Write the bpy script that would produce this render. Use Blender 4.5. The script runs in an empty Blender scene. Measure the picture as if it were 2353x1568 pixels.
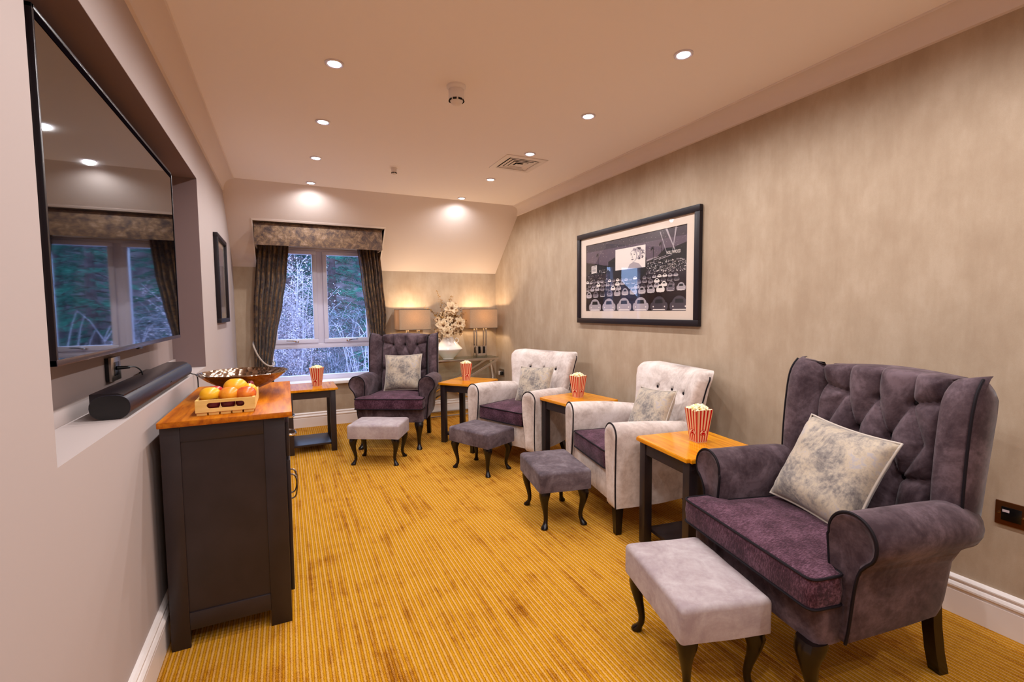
import bpy, bmesh, math, random
from mathutils import Vector, Matrix, noise
from math import sin, cos, pi, radians, sqrt, exp

S = bpy.context.scene
COL = S.collection
rnd = random.Random(7)

# ------------------------------------------------------------------ camera
F_PX, YAW, PITCH, ROLL, CAM_H = 1077.56, 0.44922, 0.064896, -0.0085444, 1.24
cd = bpy.data.cameras.new('camera'); cam = bpy.data.objects.new('camera', cd); COL.objects.link(cam)
cd.sensor_width = 36.0; cd.lens = F_PX / 2353 * 36.0; cd.clip_start = 0.02
fwd = Vector((sin(YAW) * cos(PITCH), cos(YAW) * cos(PITCH), -sin(PITCH)))
rt = Vector((cos(YAW), -sin(YAW), 0)); up = rt.cross(fwd)
cr, sr = cos(ROLL), sin(ROLL)
r2 = cr * rt + sr * up; u2 = -sr * rt + cr * up
cam.matrix_world = Matrix(((r2.x, u2.x, -fwd.x, 0), (r2.y, u2.y, -fwd.y, 0), (r2.z, u2.z, -fwd.z, CAM_H), (0, 0, 0, 1)))
S.camera = cam

# ------------------------------------------------------------------ world, exposure, light levels
DOWN_W = 31.5          # each ceiling downlight
DOWN_COL = (0.98, 0.975, 1.0)
LAMP_W = 13.0
W = bpy.data.worlds.new('sky'); S.world = W; W.use_nodes = True
wn = W.node_tree.nodes; wn['Background'].inputs[0].default_value = (0.50, 0.66, 1.0, 1)
wn['Background'].inputs[1].default_value = 7.0
S.view_settings.view_transform = 'Standard'; S.view_settings.look = 'None'
S.view_settings.exposure = 0.0; S.view_settings.gamma = 1.0; S.view_settings.use_curve_mapping = False
S.cycles.use_denoising = True
S.cycles.max_bounces = 10; S.cycles.diffuse_bounces = 6; S.cycles.glossy_bounces = 5
S.cycles.transparent_max_bounces = 12; S.cycles.sample_clamp_indirect = 8

# ------------------------------------------------------------------ helpers: colour and materials
def lin(h):
    if not isinstance(h, str): return (*h, 1)
    v = [int(h[i:i + 2], 16) / 255 for i in (0, 2, 4)]
    return tuple((c / 12.92 if c <= .04045 else ((c + .055) / 1.055) ** 2.4) for c in v) + (1,)

class NT:
    def __init__(s, name):
        s.m = bpy.data.materials.new(name); s.m.use_nodes = True
        s.t = s.m.node_tree; s.b = s.t.nodes['Principled BSDF']; s.out = s.t.nodes['Material Output']
    def n(s, typ, **kw):
        x = s.t.nodes.new(typ)
        for k, v in kw.items():
            if k.startswith('i_'):
                kk = k[2:]; kk = int(kk) if kk.isdigit() else kk.replace('_', ' ')
                x.inputs[kk].default_value = v
            else: setattr(x, k, v)
        return x
    def l(s, a, b): s.t.links.new(a, b)
    def ramp(s, fac, stops, interp='LINEAR'):
        r = s.n('ShaderNodeValToRGB'); r.color_ramp.interpolation = interp
        e = r.color_ramp.elements
        while len(e) < len(stops): e.new(.5)
        for q, (p, c) in zip(e, stops): q.position = p; q.color = lin(c)
        s.l(fac, r.inputs[0]); return r.outputs[0]
    def coords(s, scale=(1, 1, 1), kind='Object', rot=(0, 0, 0)):
        tc = s.n('ShaderNodeTexCoord'); mp = s.n('ShaderNodeMapping')
        mp.inputs['Scale'].default_value = scale; mp.inputs['Rotation'].default_value = rot
        s.l(tc.outputs[kind], mp.inputs[0]); return mp.outputs[0]
    def noise(s, vec, scale, detail=4, rough=.55, dist=0):
        x = s.n('ShaderNodeTexNoise', i_Scale=scale, i_Detail=detail, i_Roughness=rough, i_Distortion=dist)
        s.l(vec, x.inputs['Vector']); return x.outputs['Fac']
    def bump(s, h, strength=.3, dist=.002):
        x = s.n('ShaderNodeBump', i_Strength=strength, i_Distance=dist); s.l(h, x.inputs['Height']); s.l(x.outputs[0], s.b.inputs['Normal'])

def mat(name, col, rough=.5, metal=0, spec=.5, sheen=0, coat=0, trans=0, ior=1.5, emit=None, est=0):
    k = NT(name); b = k.b
    b.inputs['Base Color'].default_value = lin(col); b.inputs['Roughness'].default_value = rough
    b.inputs['Metallic'].default_value = metal; b.inputs['Specular IOR Level'].default_value = spec
    b.inputs['Sheen Weight'].default_value = sheen; b.inputs['Coat Weight'].default_value = coat
    b.inputs['Transmission Weight'].default_value = trans; b.inputs['IOR'].default_value = ior
    if emit: b.inputs['Emission Color'].default_value = lin(emit); b.inputs['Emission Strength'].default_value = est
    return k.m

def noisy(name, c1, c2, scale=6, rough=.6, sheen=0, detail=5, lo=.35, hi=.65, sc=(1, 1, 1), bump=0, bscale=400, spec=.5, coat=0, metal=0, dist=0):
    k = NT(name); v = k.coords(sc)
    f = k.noise(v, scale, detail, .6, dist)
    k.l(k.ramp(f, [(lo, c1), (hi, c2)]), k.b.inputs['Base Color'])
    k.b.inputs['Roughness'].default_value = rough; k.b.inputs['Sheen Weight'].default_value = sheen
    k.b.inputs['Specular IOR Level'].default_value = spec; k.b.inputs['Coat Weight'].default_value = coat
    k.b.inputs['Metallic'].default_value = metal
    if bump: k.bump(k.noise(k.coords(), bscale, 2), bump, .002)
    return k.m

def thin_glass(name, tint='ffffff', ior=1.5, rough=0.0):
    k = NT(name); t = k.t
    tr = k.n('ShaderNodeBsdfTransparent'); tr.inputs[0].default_value = lin(tint)
    gl = k.n('ShaderNodeBsdfGlossy'); gl.inputs['Roughness'].default_value = rough
    lw = k.n('ShaderNodeLayerWeight', i_Blend=.5); pw = k.n('ShaderNodeMath', operation='POWER'); k.l(lw.outputs['Facing'], pw.inputs[0]); pw.inputs[1].default_value = 5.0
    f0 = ((ior - 1) / (ior + 1)) ** 2
    fr = k.n('ShaderNodeMath', operation='MULTIPLY_ADD'); k.l(pw.outputs[0], fr.inputs[0]); fr.inputs[1].default_value = 1 - f0; fr.inputs[2].default_value = f0
    mx = k.n('ShaderNodeMixShader'); k.l(fr.outputs[0], mx.inputs[0]); k.l(tr.outputs[0], mx.inputs[1]); k.l(gl.outputs[0], mx.inputs[2])
    k.l(mx.outputs[0], k.out.inputs[0]); return k.m

M = {}
M['white'] = mat('white_satin_paint', 'ece3de', .35)
M['white_ceil'] = mat('ceiling_emulsion', 'f4ece8', .9, spec=.2)
M['slope'] = mat('slope_emulsion', 'dccfc8', .9, spec=.2)
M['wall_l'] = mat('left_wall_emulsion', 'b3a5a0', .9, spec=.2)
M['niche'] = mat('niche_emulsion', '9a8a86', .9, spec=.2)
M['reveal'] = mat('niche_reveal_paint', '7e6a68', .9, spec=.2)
M['upvc'] = mat('daylight_tinted_upvc', 'dad8ee', .3)  # white frame plastic with the bluish daylight cast put into its colour
M['plastic_white'] = mat('white_plastic', 'e6dcd6', .4)
M['black'] = mat('black_void', '050505', .8)
M['blackgloss'] = mat('black_gloss', '0b0a0c', .25)
M['dark_slot'] = mat('dark_slot', '0c0806', .9)
M['piping'] = mat('dark_piping', '150e14', .7, spec=.2)
M['chrome'] = mat('chrome', 'd8d2cc', .12, metal=1)
M['nickel'] = mat('satin_nickel', 'b9b2aa', .28, metal=1)
M['bronze'] = mat('bronze_plate', '8a5530', .3, metal=.9)
M['screw'] = mat('brass_screw', 'd8b88a', .25, metal=1)
M['tvglass'] = mat('tv_screen_glass', '050507', .03, spec=1.0, ior=2.15)
M['border'] = mat('tv_black_border', '0c080b', 1.0, spec=0)
M['tvframe'] = mat('tv_frame', '1a1418', .3)
M['tvtrim'] = mat('tv_trim', '6a6068', .25, metal=.8)
M['legwood'] = mat('dark_mahogany', '120908', .25, spec=.4)
M['charcoal'] = noisy('charcoal_paint', '201719', '281e20', 9, .4, bump=.06, bscale=180)
M['framewood'] = mat('black_frame_lacquer', '1b1318', .42, spec=.3)
M['mount'] = mat('cream_mount_board', 'dac8b8', .8)
M['glass'] = thin_glass('picture_glass', 'ffffff', 1.5)
M['winglass'] = thin_glass('window_glass', 'f2f8ff', 1.45)
M['clearglass'] = thin_glass('clear_table_glass', 'f4fff8', 1.5)
M['ceramic'] = mat('white_glazed_ceramic', 'f0eae4', .08, coat=.6)
M['lampglow'] = mat('downlight_lens', 'ffffff', .5, emit='fff0ff', est=26)
M['bulb'] = mat('warm_bulb', 'ffffff', .5, emit='ffd9a0', est=14)
M['rim'] = mat('downlight_rim', 'd8d2dc', .3, metal=.3)
M['kernel'] = noisy('popcorn_white', 'f6ecc8', 'f2c23a', 60, .8, lo=.48, hi=.68)
M['red'] = mat('popcorn_red', 'b4040c', .7, spec=.1)
M['paper'] = mat('popcorn_paper', 'dca67c', .7, spec=.1)
M['paper2'] = mat('popcorn_cream', 'e6c6a4', .7, spec=.1)
M['cable'] = mat('black_cable', '08070a', .45)
M['sbmesh'] = None

def stripe_carpet():
    k = NT('gold_striped_carpet'); v = k.coords()
    sep = k.n('ShaderNodeSeparateXYZ'); k.l(v, sep.inputs[0])
    # irregular narrow stripes running along the room (world Y)
    wob = k.noise(k.coords((1, .12, 1)), 22, 3)
    mu = k.n('ShaderNodeMath', operation='MULTIPLY_ADD'); k.l(wob, mu.inputs[0]); mu.inputs[1].default_value = .006; k.l(sep.outputs[0], mu.inputs[2])
    ms = k.n('ShaderNodeMath', operation='MULTIPLY'); k.l(mu.outputs[0], ms.inputs[0]); ms.inputs[1].default_value = 1 / .0185
    fine = k.noise(k.coords((1, .45, 1)), 240, 3, .75)
    ma = k.n('ShaderNodeMath', operation='MULTIPLY_ADD'); k.l(fine, ma.inputs[0]); ma.inputs[1].default_value = .55; k.l(ms.outputs[0], ma.inputs[2])
    fr = k.n('ShaderNodeMath', operation='FRACT'); k.l(ma.outputs[0], fr.inputs[0])
    stripe = k.ramp(fr.outputs[0], [(0, 'd8a04a'), (.20, 'e2b070'), (.36, 'd89c2a'), (.46, 'a86c0c'), (.56, 'd49414'), (.74, 'dc9e18'), (.86, 'b4760c'), (.93, '9c640a'), (1.0, 'd8a04a')])
    patch = k.noise(k.coords((1, 1, 1)), 5, 5, .7); tuft = k.noise(k.coords((1, 1, 1)), 420, 2, .7); along = k.noise(k.coords((38, 1.5, 1)), 1, 3)
    m1 = k.n('ShaderNodeMath', operation='MULTIPLY_ADD'); k.l(patch, m1.inputs[0]); m1.inputs[1].default_value = .5; m1.inputs[2].default_value = .14
    m2 = k.n('ShaderNodeMath', operation='MULTIPLY_ADD'); k.l(tuft, m2.inputs[0]); m2.inputs[1].default_value = .75; k.l(m1.outputs[0], m2.inputs[2])
    m3 = k.n('ShaderNodeMath', operation='MULTIPLY_ADD'); k.l(along, m3.inputs[0]); m3.inputs[1].default_value = .55; k.l(m2.outputs[0], m3.inputs[2])
    mx = k.n('ShaderNodeMixRGB', blend_type='MULTIPLY'); mx.inputs[0].default_value = 1.0
    tone = k.ramp(m3.outputs[0], [(.72, '5c3818'), (.86, 'a88458'), (.95, 'e6cfa6'), (1.08, 'ffffff')]); k.l(stripe, mx.inputs[1]); k.l(tone, mx.inputs[2])
    k.l(mx.outputs[0], k.b.inputs['Base Color']); k.b.inputs['Roughness'].default_value = .95
    k.b.inputs['Specular IOR Level'].default_value = .1
    k.bump(tuft, .8, .005); return k.m
M['carpet'] = stripe_carpet()

def wallpaper(name, c1, c2, c3):
    k = NT(name)
    a = k.noise(k.coords((1, 1, .6)), 6, 5, .6)
    b = k.noise(k.coords((1, 1, .15)), 30, 4, .6)
    c = k.noise(k.coords((1, 1, 1)), 500, 2)
    s1 = k.n('ShaderNodeMath', operation='MULTIPLY_ADD'); k.l(b, s1.inputs[0]); s1.inputs[1].default_value = .3; k.l(a, s1.inputs[2])
    s2 = k.n('ShaderNodeMath', operation='MULTIPLY_ADD'); k.l(c, s2.inputs[0]); s2.inputs[1].default_value = .25; k.l(s1.outputs[0], s2.inputs[2])
    col = k.ramp(s2.outputs[0], [(.6, c1), (.78, c2), (.95, c3)])
    k.l(col, k.b.inputs['Base Color'])
    k.b.inputs['Roughness'].default_value = .72; k.b.inputs['Specular IOR Level'].default_value = .3
    k.bump(c, .15, .001); return k.m
M['wallpaper'] = wallpaper('shimmer_wallpaper', 'a59079', 'ad9982', 'b5a28c')

def velvet(name, c1, c2, c3, sheen=.6):
    k = NT(name)
    a = k.noise(k.coords(), 7, 5, .65, .6); b = k.noise(k.coords(), 45, 4, .7)
    s = k.n('ShaderNodeMath', operation='MULTIPLY_ADD'); k.l(b, s.inputs[0]); s.inputs[1].default_value = .35; k.l(a, s.inputs[2])
    col = k.ramp(s.outputs[0], [(.52, c1), (.68, c2), (.82, c3)])
    k.l(col, k.b.inputs['Base Color']); k.b.inputs['Roughness'].default_value = .75
    k.b.inputs['Sheen Weight'].default_value = sheen; k.b.inputs['Sheen Roughness'].default_value = .35
    k.b.inputs['Specular IOR Level'].default_value = .15; return k.m
M['velvet'] = velvet('charcoal_plum_velvet', '3b2c31', '524247', '6a585e', .15)
M['stool_dark'] = velvet('grey_plum_velvet', '483c41', '605358', '766a6f', .15)
M['beige'] = velvet('oyster_velvet', 'b8a8a0', 'd0c2ba', 'dcd0ca', .1)
M['stool_light'] = velvet('silver_grey_velvet', '98888a', 'a89a9a', 'b4a8a8', .1)

def chenille():
    k = NT('plum_chenille')
    a = k.noise(k.coords((1, 4, 1)), 90, 4, .7); b = k.noise(k.coords(), 12, 4)
    s = k.n('ShaderNodeMath', operation='MULTIPLY_ADD'); k.l(b, s.inputs[0]); s.inputs[1].default_value = .5; k.l(a, s.inputs[2])
    k.l(k.ramp(s.outputs[0], [(.5, '200e18'), (.72, '40232f'), (.95, '745060')]), k.b.inputs['Base Color'])
    k.b.inputs['Roughness'].default_value = .85; k.b.inputs['Sheen Weight'].default_value = .1; k.b.inputs['Specular IOR Level'].default_value = .1
    k.bump(a, .4, .003); return k.m
M['chenille'] = chenille()

def brocade(name, stops, scale=9, metal=.25, rough=.45, seed=0, sc=(1, 1, 1)):
    k = NT(name); v = k.coords(sc)
    mp = v.node; mp.inputs['Location'].default_value = (seed, seed * .7, 0)
    a = k.noise(v, scale, 8, .75, .5); b = k.noise(v, scale * 9, 3, .6)
    s = k.n('ShaderNodeMath', operation='MULTIPLY_ADD'); k.l(b, s.inputs[0]); s.inputs[1].default_value = .25; k.l(a, s.inputs[2])
    k.l(k.ramp(s.outputs[0], stops), k.b.inputs['Base Color'])
    k.b.inputs['Roughness'].default_value = rough; k.b.inputs['Metallic'].default_value = metal
    k.b.inputs['Sheen Weight'].default_value = .3; return k.m
M['pillow'] = brocade('marbled_silver_brocade', [(.48, '5c5250'), (.56, '82786f'), (.63, 'a29484'), (.70, 'b6a48c'), (.78, 'a29a9a')], 8, 0, .6)
M['curtain'] = brocade('bronze_marbled_curtain', [(.50, '40302e'), (.58, '604a44'), (.66, '8a6a46'), (.76, 'a8825a')], 20, 0, .55)
M['pelmetcloth'] = brocade('bronze_marbled_pelmet', [(.48, '3a2a28'), (.58, '5a4438'), (.68, '7c6044'), (.8, '9a8070')], 16, 0, .7, 3)
M['cord'] = mat('silver_rope', 'b6a89a', .4, sheen=.5)
M['lining'] = mat('curtain_lining', '6a6480', .8)

def oak(name='honey_oak', c=('b46204', 'd88a0c', 'e8a018'), along=(14, 1, 14), rough=.16):
    k = NT(name); v = k.coords(along)
    a = k.noise(v, 3.2, 7, .65, .25)
    k.l(k.ramp(a, [(.3, c[0]), (.5, c[1]), (.7, c[2])]), k.b.inputs['Base Color'])
    k.b.inputs['Roughness'].default_value = rough; k.b.inputs['Coat Weight'].default_value = 1.0; k.b.inputs['Coat IOR'].default_value = 1.55; k.b.inputs['Coat Roughness'].default_value = .2; k.b.inputs['Specular IOR Level'].default_value = 0; return k.m
M['oak'] = oak(); M['oakcab'] = oak('amber_oak', ('8c4002', 'b46006', 'cc7c10'), (14, 1.5, 14), .3)
M['oakcab'].node_tree.nodes['Principled BSDF'].inputs['Coat Weight'].default_value = .45
M['oakcab'].node_tree.nodes['Principled BSDF'].inputs['Coat Roughness'].default_value = .38
M['pine'] = noisy('pale_pine', 'dcb05c', 'eec67a', 4, .6, sc=(1.5, 12, 12), spec=.3)

def shade_fabric():
    k = NT('taupe_lamp_shade'); t = k.t
    a = k.noise(k.coords((1, 1, 1)), 300, 2)
    c = k.ramp(a, [(.35, 'a4947e'), (.65, 'b6a690')])
    d = k.n('ShaderNodeBsdfDiffuse'); tr = k.n('ShaderNodeBsdfTranslucent'); mx = k.n('ShaderNodeMixShader'); mx.inputs[0].default_value = .27
    k.l(c, d.inputs[0]); tr.inputs[0].default_value = lin('d8b890')
    k.l(d.outputs[0], mx.inputs[1]); k.l(tr.outputs[0], mx.inputs[2]); k.l(mx.outputs[0], k.out.inputs[0]); return k.m
M['shade'] = shade_fabric()

def hammered():
    k = NT('hammered_bronze_metal')
    vn = k.n('ShaderNodeTexVoronoi', i_Scale=38.0); k.l(k.coords(), vn.inputs['Vector'])
    k.b.inputs['Base Color'].default_value = lin('a8917c'); k.b.inputs['Metallic'].default_value = 1
    k.b.inputs['Roughness'].default_value = .17; k.bump(vn.outputs['Distance'], .7, .006); return k.m
M['hammered'] = hammered()

def speaker_cloth():
    k = NT('speaker_mesh'); w = k.n('ShaderNodeTexWave', i_Scale=160.0); w.bands_direction = 'Y'; k.l(k.coords(), w.inputs['Vector'])
    k.l(k.ramp(w.outputs['Fac'], [(.3, '0e0c12'), (.7, '2a2632')]), k.b.inputs['Base Color'])
    k.b.inputs['Roughness'].default_value = .4; return k.m
M['sbmesh'] = speaker_cloth()
M['fruit_y'] = noisy('mango_yellow', 'f0a010', 'f8bc28', 6, .3)
M['fruit_o'] = noisy('mango_orange', 'd85a18', 'f8a828', 9, .3)
M['fruit_r'] = noisy('mango_red', 'c02010', 'f0902c', 10, .3, lo=.4, hi=.7)
M['fruit_rr'] = noisy('nectarine_red', 'a81408', 'd83018', 10, .3)
M['plum'] = noisy('plum_skin', '3a0818', '641020', 10, .3)
M['grape'] = noisy('red_grape', '5c1018', '8c2028', 30, .2)
M['petal'] = mat('cream_petal', 'fbe6c2', .6)
M['stem'] = mat('dry_twig', 'a07c48', .7)
M['centre'] = mat('flower_centre', '6a3c10', .7)
M['leafgold'] = mat('dried_leaf', 'd09a48', .6)

# ------------------------------------------------------------------ helpers: meshes
def sharp(bm, ang=38):
    a = radians(ang)
    for f in bm.faces: f.smooth = True
    for e in bm.edges:
        if len(e.link_faces) == 2 and e.calc_face_angle(0) > a: e.smooth = False

def obj(name, bm, m, parent=None, loc=None, rot=None, ang=38, recalc=True):
    if recalc: bmesh.ops.recalc_face_normals(bm, faces=bm.faces)
    sharp(bm, ang)
    me = bpy.data.meshes.new(name); bm.to_mesh(me); bm.free()
    for x in (m if isinstance(m, (list, tuple)) else [m]): me.materials.append(x)
    o = bpy.data.objects.new(name, me); COL.objects.link(o)
    if parent: o.parent = parent
    if loc: o.location = loc
    if rot: o.rotation_euler = rot
    return o

def thing(name, label, cat, loc=(0, 0, 0), rz=0, group=None):
    o = bpy.data.objects.new(name, None); COL.objects.link(o); o.empty_display_size = .05
    o.location = loc; o.rotation_euler = (0, 0, rz); return tag(o, label, cat, group)
def tag(o, label, cat, group=None):
    o['label'] = label; o['category'] = cat
    if group: o['group'] = group
    return o
def struct(o): o['kind'] = 'structure'; return o
def copy_tree(o, parent=None):
    c = o.copy(); COL.objects.link(c)
    if parent: c.parent = parent
    for ch in list(o.children): copy_tree(ch, c)
    return c
def put(o, loc, rz, label):
    o.location = loc; o.rotation_euler = (0, 0, rz); o['label'] = label; return o

def box(bm, x0, x1, y0, y1, z0, z1, bev=0, seg=2, mi=0, matrix=None):
    vs = [bm.verts.new((x, y, z)) for x in (x0, x1) for y in (y0, y1) for z in (z0, z1)]
    fs = [bm.faces.new([vs[i] for i in q]) for q in ((0, 1, 3, 2), (4, 6, 7, 5), (0, 4, 5, 1), (2, 3, 7, 6), (0, 2, 6, 4), (1, 5, 7, 3))]
    for f in fs: f.material_index = mi
    if matrix: bmesh.ops.transform(bm, matrix=matrix, verts=vs)
    if bev:
        es = list({e for f in fs for e in f.edges})
        bmesh.ops.bevel(bm, geom=es, offset=bev, segments=seg, affect='EDGES', profile=.5)
    return bm
def nb(): return bmesh.new()
def bx(*a, **k): return box(nb(), *a, **k)

def prism(bm, pts, d0, d1, axis=0, mi=0, bev=0):
    """polygon pts in the plane of the two other axes, extruded along axis"""
    def P(p, d):
        q = [p[0], p[1]]; q.insert(axis, d); return q
    a = [bm.verts.new(P(p, d0)) for p in pts]; b = [bm.verts.new(P(p, d1)) for p in pts]
    n = len(pts); fs = [bm.faces.new(a), bm.faces.new(b[::-1])]
    for i in range(n): fs.append(bm.faces.new((a[i], b[i], b[(i + 1) % n], a[(i + 1) % n])))
    for f in fs: f.material_index = mi
    if bev:
        es = list({e for f in fs[:2] for e in f.edges}); bmesh.ops.bevel(bm, geom=es, offset=bev, segments=3, affect='EDGES', profile=.5)
    return bm

def loft(bm, rings, closed=True, cap=True, mi=0):
    R = [[bm.verts.new(p) for p in r] for r in rings]; n = len(R[0])
    for a, b in zip(R, R[1:]):
        for i in range(n if closed else n - 1):
            f = bm.faces.new((a[i], a[(i + 1) % n], b[(i + 1) % n], b[i])); f.material_index = mi
    if cap and closed:
        f = bm.faces.new(R[0][::-1]); f.material_index = mi; f = bm.faces.new(R[-1]); f.material_index = mi
    return bm

def tube(bm, pts, r, n=8, closed=False, mi=0, flat=None):
    pts = [Vector(p) for p in pts]; N = len(pts); rings = []
    prev = None
    for i, p in enumerate(pts):
        a = pts[(i - 1) % N] if (closed or i) else p; b = pts[(i + 1) % N] if (closed or i < N - 1) else p
        t = (b - a).normalized()
        if prev is None:
            ref = Vector((0, 0, 1)) if abs(t.z) < .9 else Vector((1, 0, 0)); x = t.cross(ref).normalized()
        else: x = (prev - t * prev.dot(t)).normalized()
        prev = x; y = t.cross(x); rr = r[i] if isinstance(r, (list, tuple)) else r
        rings.append([p + rr * (cos(2 * pi * k / n) * x + sin(2 * pi * k / n) * y) for k in range(n)])
    if closed:
        R = [[bm.verts.new(p) for p in q] for q in rings]
        for i in range(N):
            a, b = R[i], R[(i + 1) % N]
            for k in range(n): f = bm.faces.new((a[k], a[(k + 1) % n], b[(k + 1) % n], b[k])); f.material_index = mi
    else: loft(bm, rings, mi=mi)
    return bm

def lathe(bm, prof, n=32, c=(0, 0, 0), sx=1, sy=1, mi=0, cap=True):
    rings = [[(c[0] + sx * r * cos(2 * pi * k / n), c[1] + sy * r * sin(2 * pi * k / n), c[2] + z) for k in range(n)] for r, z in prof]
    return loft(bm, rings, cap=cap, mi=mi)

def ball(bm, c, r, sc=(1, 1, 1), n=16, m=10, mi=0):
    prof = [(sin(pi * (i + .0) / m), -cos(pi * i / m)) for i in range(m + 1)]
    prof[0] = (.02, -1); prof[-1] = (.02, 1)
    rings = [[(c[0] + sc[0] * r * q * cos(2 * pi * k / n), c[1] + sc[1] * r * q * sin(2 * pi * k / n), c[2] + sc[2] * r * z) for k in range(n)] for q, z in prof]
    return loft(bm, rings, mi=mi)

def smooth_path(P, n=6, closed=False):
    P = [Vector(p) for p in P]; N = len(P); out = []
    for i in range(N if closed else N - 1):
        p0 = P[(i - 1) % N] if (closed or i) else P[0]; p1 = P[i]; p2 = P[(i + 1) % N]
        p3 = P[(i + 2) % N] if (closed or i + 2 < N) else P[-1]
        for k in range(n):
            t = k / n
            out.append(.5 * ((2 * p1) + (-p0 + p2) * t + (2 * p0 - 5 * p1 + 4 * p2 - p3) * t * t + (-p0 + 3 * p1 - 3 * p2 + p3) * t ** 3))
    if not closed: out.append(P[-1])
    return out

# ------------------------------------------------------------------ the room
XL, XR, YB, ZC = -.456, 2.415, 5.483, 2.40
YF = -1.3                                    # wall behind the camera
SL_Y, SL_Z = 4.742, 1.705                    # slope starts on ceiling / meets back wall
DX0, DX1, DZ = -.252, .975, 2.112            # dormer cheeks and ceiling
NY0, NY1, NZ0, NZ1, NXB = 1.325, 3.445, .908, 2.057, -.622   # niche in the left wall
WX0, WX1, WZ0, WZ1, WY = -.155, .866, .488, 1.935, 5.62      # window opening

def quads(bm, L, mi=0):
    for q in L:
        f = bm.faces.new([bm.verts.new(p) for p in q]); f.material_index = mi
    return bm
struct(obj('floor', bx(XL - .3, XR + .1, YF - .1, YB + .14, -.1, 0), M['carpet']))
def slope_y(z): return SL_Y + (ZC - z) * (YB - SL_Y) / (ZC - SL_Z)
bm = nb()
box(bm, XL - .2, XR + .1, YF - .1, SL_Y, ZC, ZC + .1)
# slope either side of the dormer, and the strip above it
def slab(x0, x1, z0, z1):
    prism(bm, [(slope_y(z0), z0), (slope_y(z1), z1), (slope_y(z1) + .12, z1 + .06), (slope_y(z0) + .12, z0 + .06)], x0, x1, 0, 1)
slab(XL - .1, DX0, SL_Z, ZC); slab(DX1, XR + .1, SL_Z, ZC); slab(DX0, DX1, DZ, ZC)
box(bm, XL - .2, XR + .1, SL_Y, SL_Y + .3, ZC, ZC + .1)
# dormer: ceiling and cheeks
box(bm, DX0 - .02, DX1 + .02, slope_y(DZ) + .02, YB + .14, DZ, DZ + .05, mi=1)
for a, b in ((DX0 - .02, DX0), (DX1, DX1 + .02)):
    prism(bm, [(slope_y(DZ) + .01, DZ), (YB, DZ), (YB, SL_Z), (YB - .005, SL_Z)], a, b, 0, 1)
struct(obj('ceiling', bm, [M['white_ceil'], M['slope']]))
bm = nb(); w = .012
def bead(x0, x1, z0, z1): prism(bm, [(slope_y(z0) - .004, z0), (slope_y(z1) - .004, z1), (slope_y(z1) + .02, z1), (slope_y(z0) + .02, z0)], x0, x1, 0)
bead(DX0 - w * .3, DX1 + w * .3, DZ - .006, DZ + .008); bead(DX0 - .004, DX0 + .006, SL_Z + .02, DZ); bead(DX1 - .006, DX1 + .004, SL_Z + .02, DZ)
struct(obj('trim_4', bm, M['white']))
# back wall with its window opening
bm = nb(); T = .137
box(bm, XL - .1, WX0, YB, YB + T + .1, -.05, 2.2); box(bm, WX1, XR + .1, YB, YB + T + .1, -.05, 2.2)
box(bm, WX0, WX1, YB, YB + T + .1, -.05, WZ0); box(bm, WX0, WX1, YB, YB + T + .1, WZ1, 2.2)
struct(obj('wall_back', bm, M['wallpaper']))
struct(obj('wall_right', bx(XR, XR + .1, YF - .1, YB + .1, -.05, ZC + .05), M['wallpaper']))
struct(obj('wall_front', bx(XL - .2, XR + .1, YF - .1, YF, -.05, ZC + .05), M['wall_l']))
bm = nb(); t = .3
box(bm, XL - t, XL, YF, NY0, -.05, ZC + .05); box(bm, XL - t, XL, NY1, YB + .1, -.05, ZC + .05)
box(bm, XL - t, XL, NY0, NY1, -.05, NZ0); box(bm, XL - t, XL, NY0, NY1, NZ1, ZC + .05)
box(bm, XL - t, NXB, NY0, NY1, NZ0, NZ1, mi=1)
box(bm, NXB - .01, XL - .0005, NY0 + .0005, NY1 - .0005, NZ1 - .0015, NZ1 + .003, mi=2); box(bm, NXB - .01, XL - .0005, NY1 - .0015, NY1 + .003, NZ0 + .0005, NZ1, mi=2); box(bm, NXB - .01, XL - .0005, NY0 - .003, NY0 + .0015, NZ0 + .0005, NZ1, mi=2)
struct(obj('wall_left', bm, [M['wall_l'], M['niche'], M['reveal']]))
struct(obj('trim_1', bx(NXB, NXB + .012, NY0, NY1, NZ0, .962, bev=.002), M['wall_l']))   # low upstand at the back of the niche
# cornice (cove) along both long walls
def cornice(name, x, sgn):
    prof = [(0, 2.33)]
    for k in range(9):
        a = pi / 2 * k / 8; prof.append((.012 + .078 * (1 - cos(a)), 2.318 + .072 * sin(a)) if 0 else (.012 + .083 * (1 - cos(a)), 2.312 + .08 * sin(a)))
    prof = [(0, 2.308)] + [(p, z) for p, z in prof[1:]] + [(.1, ZC - .004), (.1, ZC + .01), (0, ZC + .01)]
    pts = [(x + sgn * p, z) for p, z in prof]
    bm = nb(); a = [bm.verts.new((p[0], YF, p[1])) for p in pts]
    b = [bm.verts.new((p[0], slope_y(min(p[1], ZC)) + .004, p[1])) for p in pts]
    bm.faces.new(a); bm.faces.new(b[::-1])
    for i in range(len(pts)): bm.faces.new((a[i], b[i], b[(i + 1) % len(pts)], a[(i + 1) % len(pts)]))
    return struct(obj(name, bm, M['slope'], ang=30))
cornice('trim_2', XL, 1); cornice('trim_3', XR, -1)
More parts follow.
